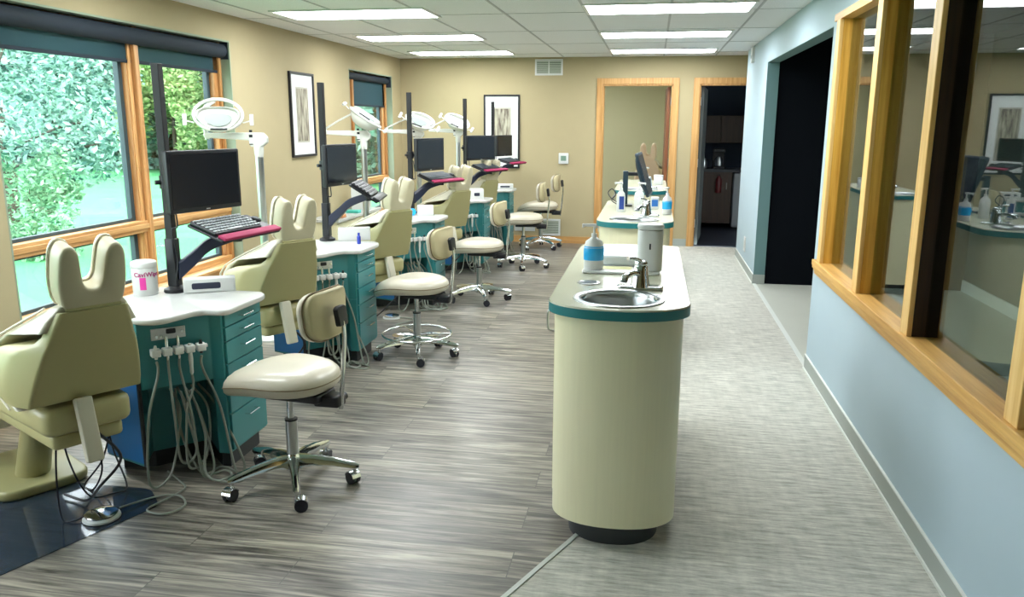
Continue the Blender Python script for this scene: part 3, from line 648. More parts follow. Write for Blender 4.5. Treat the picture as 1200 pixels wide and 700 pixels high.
# ---------------------------------------------------------------- dental lights on poles
def lamp(loc, rz, bar, head_pos, head_rot, label, barlen=.37):
    t = empty('dental_light', loc, rz, label, 'dental light', 'white dental lights on poles')
    mb = MB(); mb.lathe([(.14, 0), (.14, .015), (.05, .03), (.032, .05)]); mb.build('floor_flange', m_whitem, t)
    mb = MB(); mb.lathe([(.028, .03), (.028, 1.36)]); mb.build('pole', m_steel, t, smooth=50)
    mb = MB(); mb.lathe([(.029, 1.33), (.033, 1.36), (.036, 1.43)]); mb.build('pole_collar', m_whitem, t, smooth=50)
    # housing + bar along local -X (wedge ended)
    mb = MB(); sp = roundpoly([(.065, 1.43), (.065, 1.465), (.035, 1.50), (-barlen, 1.497), (-barlen, 1.462), (-.06, 1.445), (-.05, 1.40), (.03, 1.40)], .008)
    mb.loft([[(x, y, z) for x, z in inset(sp, o)] for y, o in ((-.03, .006), (-.024, 0), (.024, 0), (.03, .006))]); mb.build('arm', m_whitem, t, smooth=40)
    mb = MB(); mb.cyl((-.05, 0, 1.50), (-.05, 0, 1.517), .011); mb.build('knob', m_black, t)
    mb = MB(); mb.box2((-.055, -.032, 1.415), (-.03, -.0295, 1.485)); lb = mb.build('label_plate', m_white, t, smooth=0)
    mb = MB(); mb.box2((-.055, -.0335, 1.465), (-.03, -.0315, 1.485)); mb.box2((-.055, -.0335, 1.415), (-.03, -.0315, 1.422)); mb.build('label_print', m_black, lb, smooth=0)
    hp = Vector(head_pos)
    s = Vector((-barlen+.015, 0, 1.48))
    mb = MB()
    if bar == 'up':      # short bracket rising to the yoke
        mb.tube(spline([s+Vector((0, 0, -.03)), s+Vector((-.012, 0, .08)), hp+Vector((-.10, .03, .06)), hp+Vector((-.03, .03, .115))], 6), .016, 10, radii=None)
    else:
        e = hp+Vector((-.09, 0, .06)); mb.cyl(s+Vector((0, 0, -.01)), s+Vector((0, 0, .04)), .02); mb.tube([s+Vector((0, 0, .03)), s.lerp(e, .5)+Vector((0, 0, .02)), e], .009, 8); mb.tube(spline([e, e+Vector((.03, 0, .012)), hp+Vector((-.03, 0, .03))], 5), .016, 8)
    mb.build('upper_arm', m_whitem, t, smooth=50)
    H = Matrix.Translation(hp) @ head_rot @ Matrix.Scale(1.22, 4)
    # head: rounded reflector dish opening along local -Y, width along X
    out = [(.118*math.cos(a)*(1), .07*math.sin(a)+.012*math.cos(2*a)) for a in [2*PI*k/28 for k in range(28)]]
    Fy = Matrix(((1, 0, 0, 0), (0, 0, 1, 0), (0, 1, 0, 0), (0, 0, 0, 1)))
    mb = MB(); rings = [[(x*s_, y, z*s_) for x, z in out] for y, s_ in ((-.04, .97), (-.03, 1.0), (0, 1.0), (.025, .9), (.05, .7), (.062, .35), (.064, .05))]
    rings = [[(x*.86, -.022, z*.8) for x, z in out]]+[[(x*.93, -.042, z*.93) for x, z in out]]+rings
    mb.loft(rings, H); hd = mb.build('lamp_head', m_whitem, t, smooth=60)
    mb = MB(); mb.loft([[(x*.62, y, z*.5-.012) for x, z in out] for y in (-.030, -.024)], H); mb.build('lens', mat_lampglass, hd, smooth=50)
    # yoke ring around the head
    ring = [(.130*math.cos(a), -.012+.02*math.sin(a), .014+.090*math.sin(a)) for a in [2*PI*k/32 for k in range(32)]]
    mb = MB(); mb.tube(ring, .0105, 8, H, closed=True); mb.build('yoke_ring', m_whitem, hd, smooth=60)
    for sg in (-1, 1):
        mb = MB()
        mb.cyl((sg*.13, -.01, -.03), (sg*.175, -.02, -.02), .004, .004, 8, H); mb.soft(roundpoly([(-.011, -.008), (.011, -.008), (.011, .008), (-.011, .008)], .004), -.032, .032, .004, H @ Matrix.Translation((sg*.178, -.02, -.015)))
        mb.build('grip', m_whitem, hd, smooth=50)
    mb = MB(); mb.box2((-.045, -.05, -.075), (.045, -.02, -.066), H); mb.build('switch_bar', m_black, hd, bevel=.002)
    return t
mat_lampglass = mat('grey_lamp_glass', '#8E9A94', .15)
I4 = Matrix.Identity(4)
lamp((-2.75, 5.39, 0), R(12), 'up', (-.235, -.10, 1.60), Matrix.Rotation(R(14), 4, 'Z') @ Matrix.Rotation(R(-8), 4, 'X'), 'white dental light facing the camera above the nearest monitor, by the wide window')
side = Matrix.Rotation(R(-62), 4, 'Z') @ Matrix.Rotation(R(28), 4, 'X')
lamp((-2.65, 7.25, 0), R(12), 'arm', (.02, -.06, 1.60), Matrix.Rotation(R(34), 4, 'Y') @ Matrix.Rotation(R(-75), 4, 'X'), 'white dental light head turned sideways in front of the narrow far window')
lamp((-2.55, 8.70, 0), R(6), 'arm', (.03, -.06, 1.575), Matrix.Rotation(R(20), 4, 'Y') @ Matrix.Rotation(R(-40), 4, 'X'), 'white dental light partly behind the third black post')
lamp((-2.45, 10.15, 0), R(6), 'arm', (-.01, -.06, 1.57), Matrix.Rotation(R(24), 4, 'Y') @ Matrix.Rotation(R(-40), 4, 'X'), 'white dental light closest to the back wall, left of the framed print')

# ---------------------------------------------------------------- stools
def seat_outline(n=40):
    out = []
    for k in range(n):
        a = 2*PI*k/n; c, s = math.cos(a), math.sin(a)
        r = 1/((abs(c)**2.5+abs(s)**2.5)**(1/2.5))
        x = .205*r*c; y = .262*r*s
        if y > 0: x *= 1-.30*(y/.262)**2
        out.append((x, y))
    return out
def make_stool(ring, label, loc, rz, armrot=0, h=.46, col=None):
    t = empty('operator_stool', loc, rz, label, 'stool', 'cream stools with chrome bases')
    dz = h-.46
    base = MB(); base.lathe([(.03, .07), (.036, .075), (.038, .13), (.026, .145), (.026, .15)])
    for k in range(5):
        a = armrot+2*PI*k/5; d = Vector((math.cos(a), math.sin(a), 0)); s = Vector((-d.y, d.x, 0)); rings = []
        for r, z, wd, hh in ((.02, .112, .028, .03), (.09, .118, .022, .022), (.18, .108, .018, .017), (.268, .092, .016, .013), (.29, .088, .009, .007)):
            c = d*r+Vector((0, 0, z)); rings.append([c+s*wd-Vector((0, 0, hh)), c-s*wd-Vector((0, 0, hh)), c-s*wd*.8+Vector((0, 0, hh*.4)), c-s*wd*.3+Vector((0, 0, hh)), c+s*wd*.3+Vector((0, 0, hh)), c+s*wd*.8+Vector((0, 0, hh*.4))])
        base.loft(rings)
    base.build('star_base', m_chrome, t, smooth=40)
    for k in range(5):
        a = armrot+2*PI*k/5; ca = a+.9*k+.6; d = Vector((math.cos(a), math.sin(a), 0))*.27; M = Matrix.Translation(d) @ Matrix.Rotation(ca, 4, 'Z')
        mb = MB(); mb.cyl((0, 0, .05), (0, 0, .088), .008, n=10, M=M); mb.cyl((.016, -.006, .029), (.016, .006, .029), .024, n=16, M=M)
        hood = [[(.016+rr*math.cos(q), y, .029+rr*math.sin(q)) for q in [PI*(.05+.9*j/8) for j in range(9)]] for y, rr in ((-.022, .031), (.022, .031))]
        mb.add([p for r_ in hood for p in r_], [(j, j+1, 10+j, 9+j) for j in range(8)], M)
        cs = mb.build('caster', m_chrome, t, smooth=40)
        mb = MB()
        for sg in (-1, 1): mb.cyl((.016, sg*.006, .0275), (.016, sg*.021, .0275), .0275, n=20, M=M)
        mb.build('caster_wheel', m_rubber, cs, smooth=40)
    mb = MB(); mb.cyl((0, 0, .14), (0, 0, .30+dz), .026); mb.build('gas_cylinder_sleeve', m_steel, t)
    mb = MB(); mb.cyl((0, 0, .30+dz), (0, 0, .308+dz), .028); mb.build('collar', m_black, t)
    mb = MB(); mb.cyl((0, 0, .30+dz), (0, 0, .42+dz), .015); mb.build('gas_cylinder', m_chrome, t)
    if ring:
        mb = MB(); mb.tube([(.235*math.cos(2*PI*k/40), .235*math.sin(2*PI*k/40), .155) for k in range(40)], .008, 8, closed=True)
        for k in range(3):
            a = armrot+.6+2*PI*k/3; mb.cyl((.02*math.cos(a), .02*math.sin(a), .15), (.235*math.cos(a), .235*math.sin(a), .155), .006, n=8)
        mb.build('foot_ring', m_chrome, t, smooth=50)
    # mechanism
    mb = MB(); mb.soft(roundpoly([(-.075, -.19), (.075, -.19), (.09, .08), (-.09, .08)], .02), .415+dz, .452+dz, .01); mb.soft(roundpoly([(-.035, -.262), (.035, -.262), (.05, -.15), (-.05, -.15)], .012), .395+dz, .445+dz, .01); mb.cyl((.04, -.235, .42+dz), (.062, -.235, .42+dz), .018, n=12); mb.build('tilt_mechanism', m_black, t, smooth=40)
    mb = MB(); mb.tube(spline([(.06, -.05, .43+dz), (.15, -.06, .428+dz), (.19, -.07, .425+dz)], 4), .005, 8); mb.build('height_lever', m_black, t)
    # seat cushion with drooping front
    o = seat_outline(); mb = MB(); rings = []
    def drop(y): return -.055*max(0, (y+.02)/.24)**2
    for z, sc_ in ((.0, .80), (.006, .93), (.02, .985), (.04, 1.0), (.058, .975), (.073, .90), (.083, .78), (.088, .6), (.0885, .4), (.086, .2), (.085, .05)):
        rings.append([(x*sc_, y*sc_+.045, .455+dz+z*1.2+drop(y*sc_)) for x, y in o])
    mb.loft(rings); sc1 = mb.build('seat', m_stoolv, t, smooth=70)
    mb = MB(); mb.tube([(x*1.002, y*1.002+.045, .455+dz+.046+drop(y)) for x, y in o], .0028, 5, closed=True); mb.build('piping', m_seam, sc1)
    # back upright
    mb = MB(); mb.tube(spline([(0, -.255, .385+dz), (0, -.262, .45+dz), (0, -.275, .58+dz), (0, -.285, .72+dz), (0, -.272, .795+dz)], 6), .0095, 10); mb.build('back_upright', m_chrome, t, smooth=60)
    mb = MB(); mb.soft(roundpoly([(-.032, -.045), (.032, -.045), (.036, .03), (.02, .04), (-.02, .04), (-.036, .03)], .01), -.012, .012, .005, Matrix.Translation((0, -.272, .795+dz)) @ Matrix.Rotation(R(82), 4, 'X')); mb.build('back_bracket', m_black, t, smooth=50)
    out = roundpoly([(-.135, -.07), (-.08, -.105), (.08, -.105), (.135, -.07), (.15, .06), (.115, .105), (-.115, .105), (-.15, .06)], .04, 4)
    def bent(mb_, z0, z1, ins, front):
        rings = []
        prof = [(z0, ins+.014), (z0+.006, ins+.004), (z0+.014, ins), (z1-.012, ins), (z1-.004, ins+.006), (z1, ins+.018)] if front else [(z0, ins+.01), (z0+.005, ins+.002), (z1, ins)]
        for dd, oo in prof:
            rings.append([(x, -.245+dd+1.6*x*x, .80+dz+z-.2*(dd)) for x, z in inset(out, oo)])
        mb_.loft(rings)
    mb = MB(); bent(mb, .0, .024, .003, False); bk = mb.build('backrest', m_stoolb, t, smooth=60)
    mb = MB(); bent(mb, .024, .062, .0, True); mb.build('backrest_pad', m_stoolv, bk, smooth=60)
    mb = MB(); mb.tube([(x, -.245+.024+1.6*x*x, .80+dz+z-.005) for x, z in inset(out, -.001)], .0035, 5, closed=True); mb.build('piping', m_seam, bk)
    return t
make_stool(False, 'cream vinyl stool nearest the camera, large in front of the nearest cart', (-1.51, 3.10, 0), R(80), R(-135-80))
make_stool(True, 'cream stool with a chrome foot ring, beside the second cart', (-1.545, 5.15, 0), R(78), R(-145-78))
make_stool(False, 'cream stool without foot ring, third from the camera, beside the third cart', (-1.50, 6.97, 0), R(80), R(-140-80))
make_stool(False, 'cream stool fourth from the camera, its narrow backrest seen edge-on', (-1.38, 8.75, 0), R(90), R(-85-90), .50)
make_stool(False, 'cream stool farthest from the camera, in front of the wall grille', (-1.38, 10.18, 0), R(84), R(-120-84), .50)

# ---------------------------------------------------------------- islands
def island_full(y0, ln, label):
    t = empty('sink_island', (-.1, y0, 0), 0, label, 'sink cabinet', 'cream islands with teal edged tops')
    hc = (-.002, .19); hr = .148
    def outline(hw, f, n=28, front=.17):
        pts = []
        for k in range(n+1):
            a = PI+PI*k/n; c, s = math.cos(a), math.sin(a); pts.append((hw*math.copysign(abs(c)**.9, c), f+front+front*math.copysign(abs(s)**.9, s)))
        b = ln-f; r = .11; side_n = 6
        for k in range(1, side_n): pts.append((hw, f+front+(b-r-f-front)*k/side_n))
        for k in range(7): a = k/6*PI/2; pts.append((hw-r+r*math.cos(a), b-r+r*math.sin(a)))
        for k in range(7): a = PI/2+k/6*PI/2; pts.append((-hw+r+r*math.cos(a), b-r+r*math.sin(a)))
        for k in range(side_n-1, 0, -1): pts.append((-hw, f+front+(b-r-f-front)*k/side_n))
        return pts
    def hole(o): return [(hc[0]+hr*math.cos(a), hc[1]+hr*.95*math.sin(a)) for a in [math.atan2(p[1]-hc[1], p[0]-hc[0]) for p in o]]
    mb = MB(); mb.prism(outline(.235, .022), .105, .76); oo = outline(.235, .022); n = len(oo); ii = inset(oo, .018)
    mb.loft([[(x, y, zz) for x, y in pl] for pl, zz in ((oo, .76), (oo, .90), (ii, .90), (ii, .76))], closed=True); body = mb.build('cabinet', m_body, t, smooth=40)
    mb = MB(); mb.prism(outline(.175, .085), 0, .105); mb.build('toe_kick', m_kick, t, smooth=40)
    o = outline(.257, 0); h = hole(o)
    mb = MB(); mb.loft([[(x, y, zz) for x, y in pl] for pl, zz in ((o, .90), (o, .934), (h, .934), (h, .90))], closed=True); mb.build('edge_band', m_tealedge, t, smooth=40)
    o2 = inset(o, .003)
    mb = MB(); mb.loft([[(x, y, zz) for x, y in pl] for pl, zz in ((o, .9342), (o2, .940), (h, .940), (h, .9342))], closed=True); mb.build('countertop', m_counter, t, smooth=20)
    mb = MB(); prof = [(hr+.004, .9405), (hr+.020, .9405), (hr+.019, .945), (hr+.004, .9465), (hr-.006, .941), (hr-.012, .92), (hr-.02, .85), (hr-.05, .80), (.03, .79), (.002, .79), (.002, .786), (.03, .786), (hr-.046, .796), (hr-.015, .85), (hr-.007, .92), (hr-.004, .9405)]
    mb.lathe(prof, (hc[0], hc[1], 0), 44, None, 1, .95, closed=True); sk = mb.build('sink_bowl', m_steel, t, smooth=50)
    mb = MB(); mb.lathe([(.001, .7905), (.028, .7905), (.03, .795), (.033, .791)], (hc[0], hc[1], 0), 24); mb.build('drain', m_chrome, sk)
    # left side: doors with D handles
    k = max(2, int(ln/.5))
    for i in range(k):
        a = .24+(ln-.4)*i/k; b = .24+(ln-.4)*(i+1)/k
        mb = MB(); mb.box2((-.2445, a+.004, .14), (-.2325, b-.004, .885)); dr = mb.build('cabinet_door', m_body, t, bevel=.002, smooth=0)
        mb = MB(); y = a+.05; mb.tube(spline([(-.243, y, .78), (-.268, y, .785), (-.275, y, .80), (-.275, y, .85), (-.268, y, .865), (-.243, y, .87)], 4), .0045, 8); mb.build('door_pull', m_steel, dr, smooth=60)
    # faucet
    f = empty('faucet', (-.1+.072, y0+hc[1]+.20, .9405), R(0), '', 'faucet'); f.scale = (1.2, 1.15, .95)
    mb = MB(); mb.soft(roundpoly([(-.075, -.025), (.075, -.025), (.075, .025), (-.075, .025)], .024), 0, .014, .006); mb.build('deck_plate', m_chrome, f, smooth=60)
    mb = MB(); mb.lathe([(.032, .010), (.029, .03), (.024, .07), (.022, .095), (.016, .105), (.004, .108)]); mb.build('faucet_body', m_chrome, f, smooth=60)
    mb = MB(); mb.tube(spline([(0, -.0, .06), (-.025, -.05, .075), (-.045, -.10, .072), (-.05, -.118, .055)], 5), .012, 12, radii=None); mb.build('spout', m_chrome, f, smooth=60)
    mb = MB(); mb.tube(spline([(0, 0, .10), (-.004, -.012, .118), (-.02, -.03, .13), (-.04, -.05, .134)], 4), .008, 10); mb.sphere((0, 0, .105), .022, 14, None, (1, 1, .7)); mb.build('lever_handle', m_chrome, f, smooth=60)
    return t, f
isl1, fc1 = island_full(2.72, 1.58, 'cream island cabinet with a round sink, standing in the foreground')
fc1['label'] = 'chrome lever faucet on the foreground island, in front of the white towel dispenser'
isl2, fc2 = island_full(5.27, 1.58, 'cream island cabinet with teal edge in the middle of the aisle, behind the foreground one')
fc2['label'] = 'chrome faucet on the middle island, beside the blue soap bottle'
isl3, fc3 = island_full(7.85, 1.58, 'cream island cabinet farthest away, just in front of the doorways')
fc3['label'] = 'chrome faucet on the farthest island'
for f in (fc1, fc2, fc3): f['group'] = 'chrome faucets on the islands'
ZI = .941
# round waste hole ring on each island top (grommet)
mb = MB(); mb.lathe([(.038, 0), (.046, .0), (.046, .003), (.040, .004), (.036, .001)], n=32, closed=True); g = mb.build('counter_grommet', m_steel, loc=(-.235, 3.19, ZI), label='flat round steel grommet in the foreground island top, left behind the sink', cat='grommet')
mb = MB(); mb.lathe([(.001, 0.0), (.0365, .0), (.0365, .0015), (.001, .0018)], n=32); mb.build('grommet_cap', mat('grey_cap', '#6E7474', .35, metal=.6), g)

def pump_bottle(loc, label, rz, h=.13, r=.034, body=None, blue=False, label_m=None, name='soap_bottle', cat='soap bottle'):
    t = empty(name, loc, rz, label, cat, 'pump bottles on the islands')
    mb = MB(); mb.lathe([(r*.9, 0), (r, .006), (r*1.0, h*.45), (r*1.02, h*.7), (r*.85, h*.9), (r*.45, h*.99), (.013, h+.004), (.001, h+.004)], sx=1.05, sy=.8, n=28); mb.build('bottle_body', body or m_white, t, smooth=60)
    if blue:
        mb = MB(); mb.lathe([(r*1.0, h*.30), (r*1.035, h*.33), (r*1.045, h*.60), (r*1.035, h*.68), (r*.98, h*.75), (r*.9, h*.78)], sx=1.05, sy=.8, n=28); mb.build('blue_band', m_blue, t, smooth=60)
    if label_m:
        mb = MB(); n = 12; pts = []
        for q in range(n+1):
            a = -PI/2-.1+1.2*q/n; pts.append((r*1.09*math.cos(a), r*.85*math.sin(a)))
        mb.add([(x, y, h*.12) for x, y in pts]+[(x, y, h*.75) for x, y in pts], [(q, q+1, n+2+q, n+1+q) for q in range(n)]); mb.build('bottle_label', label_m, t, smooth=60)
    mb = MB(); mb.cyl((0, 0, h), (0, 0, h+.02), .012); mb.build('bottle_collar', m_white, t)
    mb = MB(); mb.cyl((0, 0, h+.015), (0, 0, h+.052), .005); mb.soft(roundpoly([(-.052, -.006), (.010, -.009), (.010, .009), (-.052, .006)], .004), h+.05, h+.062, .003); mb.cyl((-.048, 0, h+.045), (-.048, 0, h+.055), .004, n=8); mb.build('pump_head', m_white, t, smooth=50)
    return t
# foreground island: low white tray carrying bottle and dispenser
mb = MB(); pl = roundpoly([(-.165, -.125), (.165, -.125), (.165, .27), (-.165, .27)], .015)
mb.soft(pl, 0, .010, .003); tr = mb.build('counter_tray', m_white, loc=(-.115, 3.52, ZI), label='low white tray lying behind the foreground sink under the bottle and dispenser', cat='tray')
mb = MB(); mb.box2((-.09, -.06, .0102), (.045, .01, .0115)); mb.build('tray_pad', mat('pale_yellow_pad', '#D9D7A0', .5), tr)
mb = MB(); mb.box2((-.10, .03, .0102), (.10, .26, .055)); mb.build('towel_stack', m_white, tr, bevel=.01)
pump_bottle((-.235, 3.455, ZI+.010), 'white pump bottle with bright blue soap on the foreground island tray', R(5), .135, .040, blue=True)
t = empty('towel_dispenser', (.005, 3.47, ZI+.0105), R(0), 'tall white rounded dispenser with a dark slot, on the foreground island', 'dispenser', 'white dispenser')
o_ = [(.054*math.copysign(abs(math.cos(a))**.75, math.cos(a)), .040*math.copysign(abs(math.sin(a))**.75, math.sin(a))) for a in [2*PI*k/36 for k in range(36)]]
mb = MB(); mb.soft(o_, 0, .175, .004); mb.build('dispenser_body', m_white, t, smooth=50)
mb = MB(); mb.soft(inset(o_, -.003), .176, .202, .012); mb.build('dispenser_lid', m_white, t, smooth=50)
mb = MB(); mb.box2((-.0035, -.0415, .095), (.0035, -.038, .12)); mb.build('slot', m_black, t)
# middle island items
pump_bottle((-.215, 5.93, ZI), 'tall white pump bottle with blue label beside the monitor stand on the middle island', R(-20), .15, .030, label_m=mat('navy_label', '#23408C', .5))
pump_bottle((-.085, 6.02, ZI), 'plain white pump bottle in the middle of the middle island', R(150), .145, .038)
pump_bottle((.115, 5.80, ZI), 'blue soap pump bottle at the right end of the middle island', R(60), .13, .038, blue=True)
t = empty('towel_pack', (.03, 6.17, ZI), R(10), 'small blue and white pack behind the middle island faucet', 'pack')
mb = MB(); mb.soft(roundpoly([(-.03, -.02), (.03, -.02), (.03, .02), (-.03, .02)], .006), 0, .09, .005); mb.build('pack_body', m_white, t)
mb = MB(); mb.box2((-.026, -.0215, .02), (.02, -.0195, .07)); mb.build('pack_label', mat('blue_print', '#2C6FC0', .5), t)
t = empty('monitor_arm_stand', (-.20, 6.35, ZI), 0, 'dark counter column with an arm holding a tilted monitor on the middle island', 'monitor stand')
mb = MB(); mb.soft(roundpoly([(-.06, -.06), (.06, -.06), (.06, .06), (-.06, .06)], .02), 0, .015, .005); mb.build('stand_base', m_black, t)
mb = MB(); mb.soft(roundpoly([(-.02, -.02), (.02, -.02), (.02, .02), (-.02, .02)], .004), .014, .27, .003); mb.build('column', mat('dark_teal_metal', '#12303C', .4), t)
mb = MB(); mb.box2((-.02, -.015, .235), (.105, .015, .262)); mb.build('arm', m_black, t, bevel=.004)
mb = MB(); mb.tube(spline([(-.02, -.03, .02), (-.09, -.05, .05), (-.13, -.02, .10), (-.10, 0, .13), (-.07, -.02, .09), (-.10, -.06, .05), (-.06, -.07, .02)], 6), .004, 6); mb.build('cable', m_black, t)
t = empty('island_monitor', (-.07, 6.35, ZI+.245), 0, 'black monitor seen edge-on, tilted back on the middle island', 'monitor')
t.rotation_euler = (0, R(-17), R(-4))
Fm = Matrix(((0, 0, 1, 0), (1, 0, 0, 0), (0, 1, 0, 0), (0, 0, 0, 1)))
mb = MB(); mb.soft(roundpoly([(-.21, -.17), (.21, -.17), (.21, .17), (-.21, .17)], .03), .0, .022, .006, Fm)
mb.loft([[(dx, y*s_, z*s_) for y, z in roundpoly([(-.19, -.15), (.19, -.15), (.19, .15), (-.19, .15)], .06)] for dx, s_ in ((.004, 1), (-.012, .88), (-.024, .6), (-.028, .3))])
mb.build('monitor_housing', mat('dark_teal_plastic', '#152A38', .4), t, smooth=50)
mb = MB(); mb.box2((.0215, -.19, -.15), (.0235, .19, .15)); mb.build('screen', m_screen, t)
# far island items
pump_bottle((-.06, 8.5, ZI), 'white pump bottle on the farthest island', R(120), .13, .036)
t = empty('towel_dispenser', (.07, 8.72, ZI), 0, 'short white rounded dispenser on the farthest island behind its faucet', 'dispenser', 'far white dispenser'); t.scale = (.9, .9, .5)
mb = MB(); mb.soft(o_, 0, .175, .004); mb.build('dispenser_body', m_white, t, smooth=50)
mb = MB(); mb.soft(inset(o_, -.003), .176, .202, .012); mb.build('dispenser_lid', m_white, t, smooth=50)

# ---------------------------------------------------------------- things on the carts
def box_item(name, loc, rz, dims, label, cat, slot=None, edge=False, m=None, group='white boxes on the carts'):
    t = empty(name, loc, rz, label, cat, group); a, b, c = dims
    mb = MB(); mb.soft(roundpoly([(-a/2, -b/2), (a/2, -b/2), (a/2, b/2), (-a/2, b/2)], .006), 0, c, .004); mb.build('box_body', m or m_white, t, smooth=40)
    if slot:
        mb = MB(); mb.soft(roundpoly([(-slot[0]/2, -slot[1]/2), (slot[0]/2, -slot[1]/2), (slot[0]/2, slot[1]/2), (-slot[0]/2, slot[1]/2)], .01), -.0015, .001, .0005, Matrix.Translation((slot[2], -b/2, slot[3])) @ Matrix.Rotation(PI/2, 4, 'X')); mb.build('box_opening', mat('opening_%s' % label[:12], '#23283E', .6), t)
    if edge:
        mb = MB(); mb.box2((-a/2+.012, -b/2-.004, .008), (a/2-.06, -b/2, .012)); mb.build('box_ledge', m_white, t)
    return t
box_item('tissue_box', (-2.085, 3.50, TOP), R(30), (.235, .07, .068), 'white box with a long dark opening beside the nearest black post', 'box', (.13, .030, -.015, .034), True)
t = empty('wipes_canister', (-2.345, 3.38, TOP), R(55), 'white wipes canister with magenta label on the nearest cart', 'canister')
mb = MB(); mb.lathe([(.053, 0), (.056, .004), (.056, .128), (.054, .132)]); cb = mb.build('canister_body', m_white, t, smooth=50)
mb = MB(); mb.lathe([(.0565, .132), (.0575, .135), (.0575, .152), (.054, .158), (.045, .162), (.004, .162)]); mb.build('canister_lid', m_white, t, smooth=50)
def arc_patch(r, a0, a1, z0, z1, n=14):
    mb = MB(); p = [(r*math.cos(a0+(a1-a0)*k/n), r*math.sin(a0+(a1-a0)*k/n)) for k in range(n+1)]
    mb.add([(x, y, z0) for x, y in p]+[(x, y, z1) for x, y in p], [(k, k+1, n+2+k, n+1+k) for k in range(n)]); return mb
arc_patch(.0566, -2.35, -1.85, .03, .088).build('magenta_label', mat('magenta_print', '#E23CA0', .5), cb)
arc_patch(.0566, -1.80, -1.05, .03, .085).build('grey_text_panel', mat('grey_print', '#D3D5D3', .5), cb)
def text_on_cylinder(s, size, r, ac, z, m, parent):
    cu = bpy.data.curves.new('lettering', 'FONT'); cu.body = s; cu.size = size; cu.extrude = .0004; cu.align_x = 'CENTER'; cu.offset = .0006
    to = bpy.data.objects.new('tmp_text', cu); COL.objects.link(to); bpy.context.view_layer.update()
    me = bpy.data.meshes.new_from_object(to.evaluated_get(bpy.context.evaluated_depsgraph_get())); bpy.data.objects.remove(to)
    for v in me.vertices:
        a = ac+v.co.x/r; rr = r+.0008+v.co.z; v.co = Vector((rr*math.cos(a), rr*math.sin(a), z+v.co.y))
    me.materials.clear(); me.materials.append(m); o = bpy.data.objects.new('lettering', me); COL.objects.link(o); o.parent = parent; return o
text_on_cylinder('CaviWipes', .030, .0562, -1.62, .092, mat('magenta_ink', '#A8246E', .5), cb)
box_item('glove_box', (-2.03, 5.30, TOP), R(20), (.22, .09, .085), 'plain white box beside the second black post', 'box')
t = empty('small_bottle', (-1.93, 5.12, TOP), 0, 'small dark blue bottle on the second cart', 'bottle')
mb = MB(); mb.lathe([(.012, 0), (.013, .004), (.013, .05), (.008, .056), (.001, .056)]); mb.build('bottle_body', m_bluep, t)
mb = MB(); mb.lathe([(.008, .056), (.008, .075), (.001, .075)]); mb.build('bottle_cap', m_bluep, t)
box_item('glove_box', (-1.96, 6.86, TOP), R(20), (.14, .09, .09), 'white box on the third cart beside the teal tape roll', 'box')
t = empty('tape_roll', (-2.07, 6.83, TOP), R(20), 'light blue round roll standing on the third cart', 'roll')
mb = MB(); mb.cyl((0, -.012, .032), (0, .012, .032), .032, n=24); mb.build('roll_body', m_blue, t)
box_item('tissue_box', (-1.86, 8.52, TOP), R(20), (.15, .1, .11), 'white box with dark opening on the fourth cart', 'box', (.06, .035, .0, .05))
box_item('paper_tray', (-1.80, 9.93, TOP), R(10), (.2, .14, .06), 'low white box with slotted front on the farthest cart', 'box', (.12, .02, 0, .03))
# window side counter with supplies
t = empty('supply_cabinet', (-3.1, 8.25, 0), 0, 'low beige cabinet against the window wall under the framed print', 'cabinet')
mb = MB(); mb.box2((-.22, -.75, .06), (.05, .5, .60)); mb.build('cabinet_body', m_body, t, bevel=.003, smooth=0)
mb = MB(); mb.box2((-.20, -.72, 0), (.02, .47, .06)); mb.build('plinth', m_kick, t, smooth=0)
mb = MB(); mb.box2((-.24, -.77, .60), (.08, .52, .63)); mb.build('worktop', m_ctop, t, bevel=.004, smooth=0)
for k in range(2):
    mb = MB(); mb.box2((.05, -.735+.615*k, .08), (.063, -.135+.615*k, .59)); d = mb.build('cabinet_door', m_body, t, bevel=.002, smooth=0)
    mb = MB(); mb.tube([(.06, -.2+.16*k, .50), (.085, -.2+.16*k, .50), (.085, -.2+.16*k, .56), (.06, -.2+.16*k, .56)], .004, 8); mb.build('door_pull', m_steel, d)
t = box_item('curing_machine', (-3.16, 8.50, .63), R(15), (.20, .16, .24), 'white countertop machine with a blue button on the window side cabinet', 'machine', group='machine by the window')
mb = MB(); mb.box2((.03, -.088, .15), (.06, -.078, .17)); mb.build('machine_button', m_bluep, t)
mb = MB(); mb.soft(roundpoly([(-.06, -.05), (.06, -.05), (.06, .05), (-.06, .05)], .02), 0, .035, .01); mb.build('orange_sponge', mat('orange_foam', '#C98A5E', .8), loc=(-3.1, 7.70, .63), label='small orange sponge on the window side cabinet', cat='sponge', smooth=50)
mb = MB(); mb.soft(roundpoly([(-.07, -.05), (.07, -.05), (.07, .05), (-.07, .05)], .01), 0, .03, .006); mb.build('teal_wrap', mat('teal_wrap', '#4FC4B6', .5), loc=(-3.12, 8.15, .63), label='small teal packet on the window side cabinet', cat='packet', smooth=50)

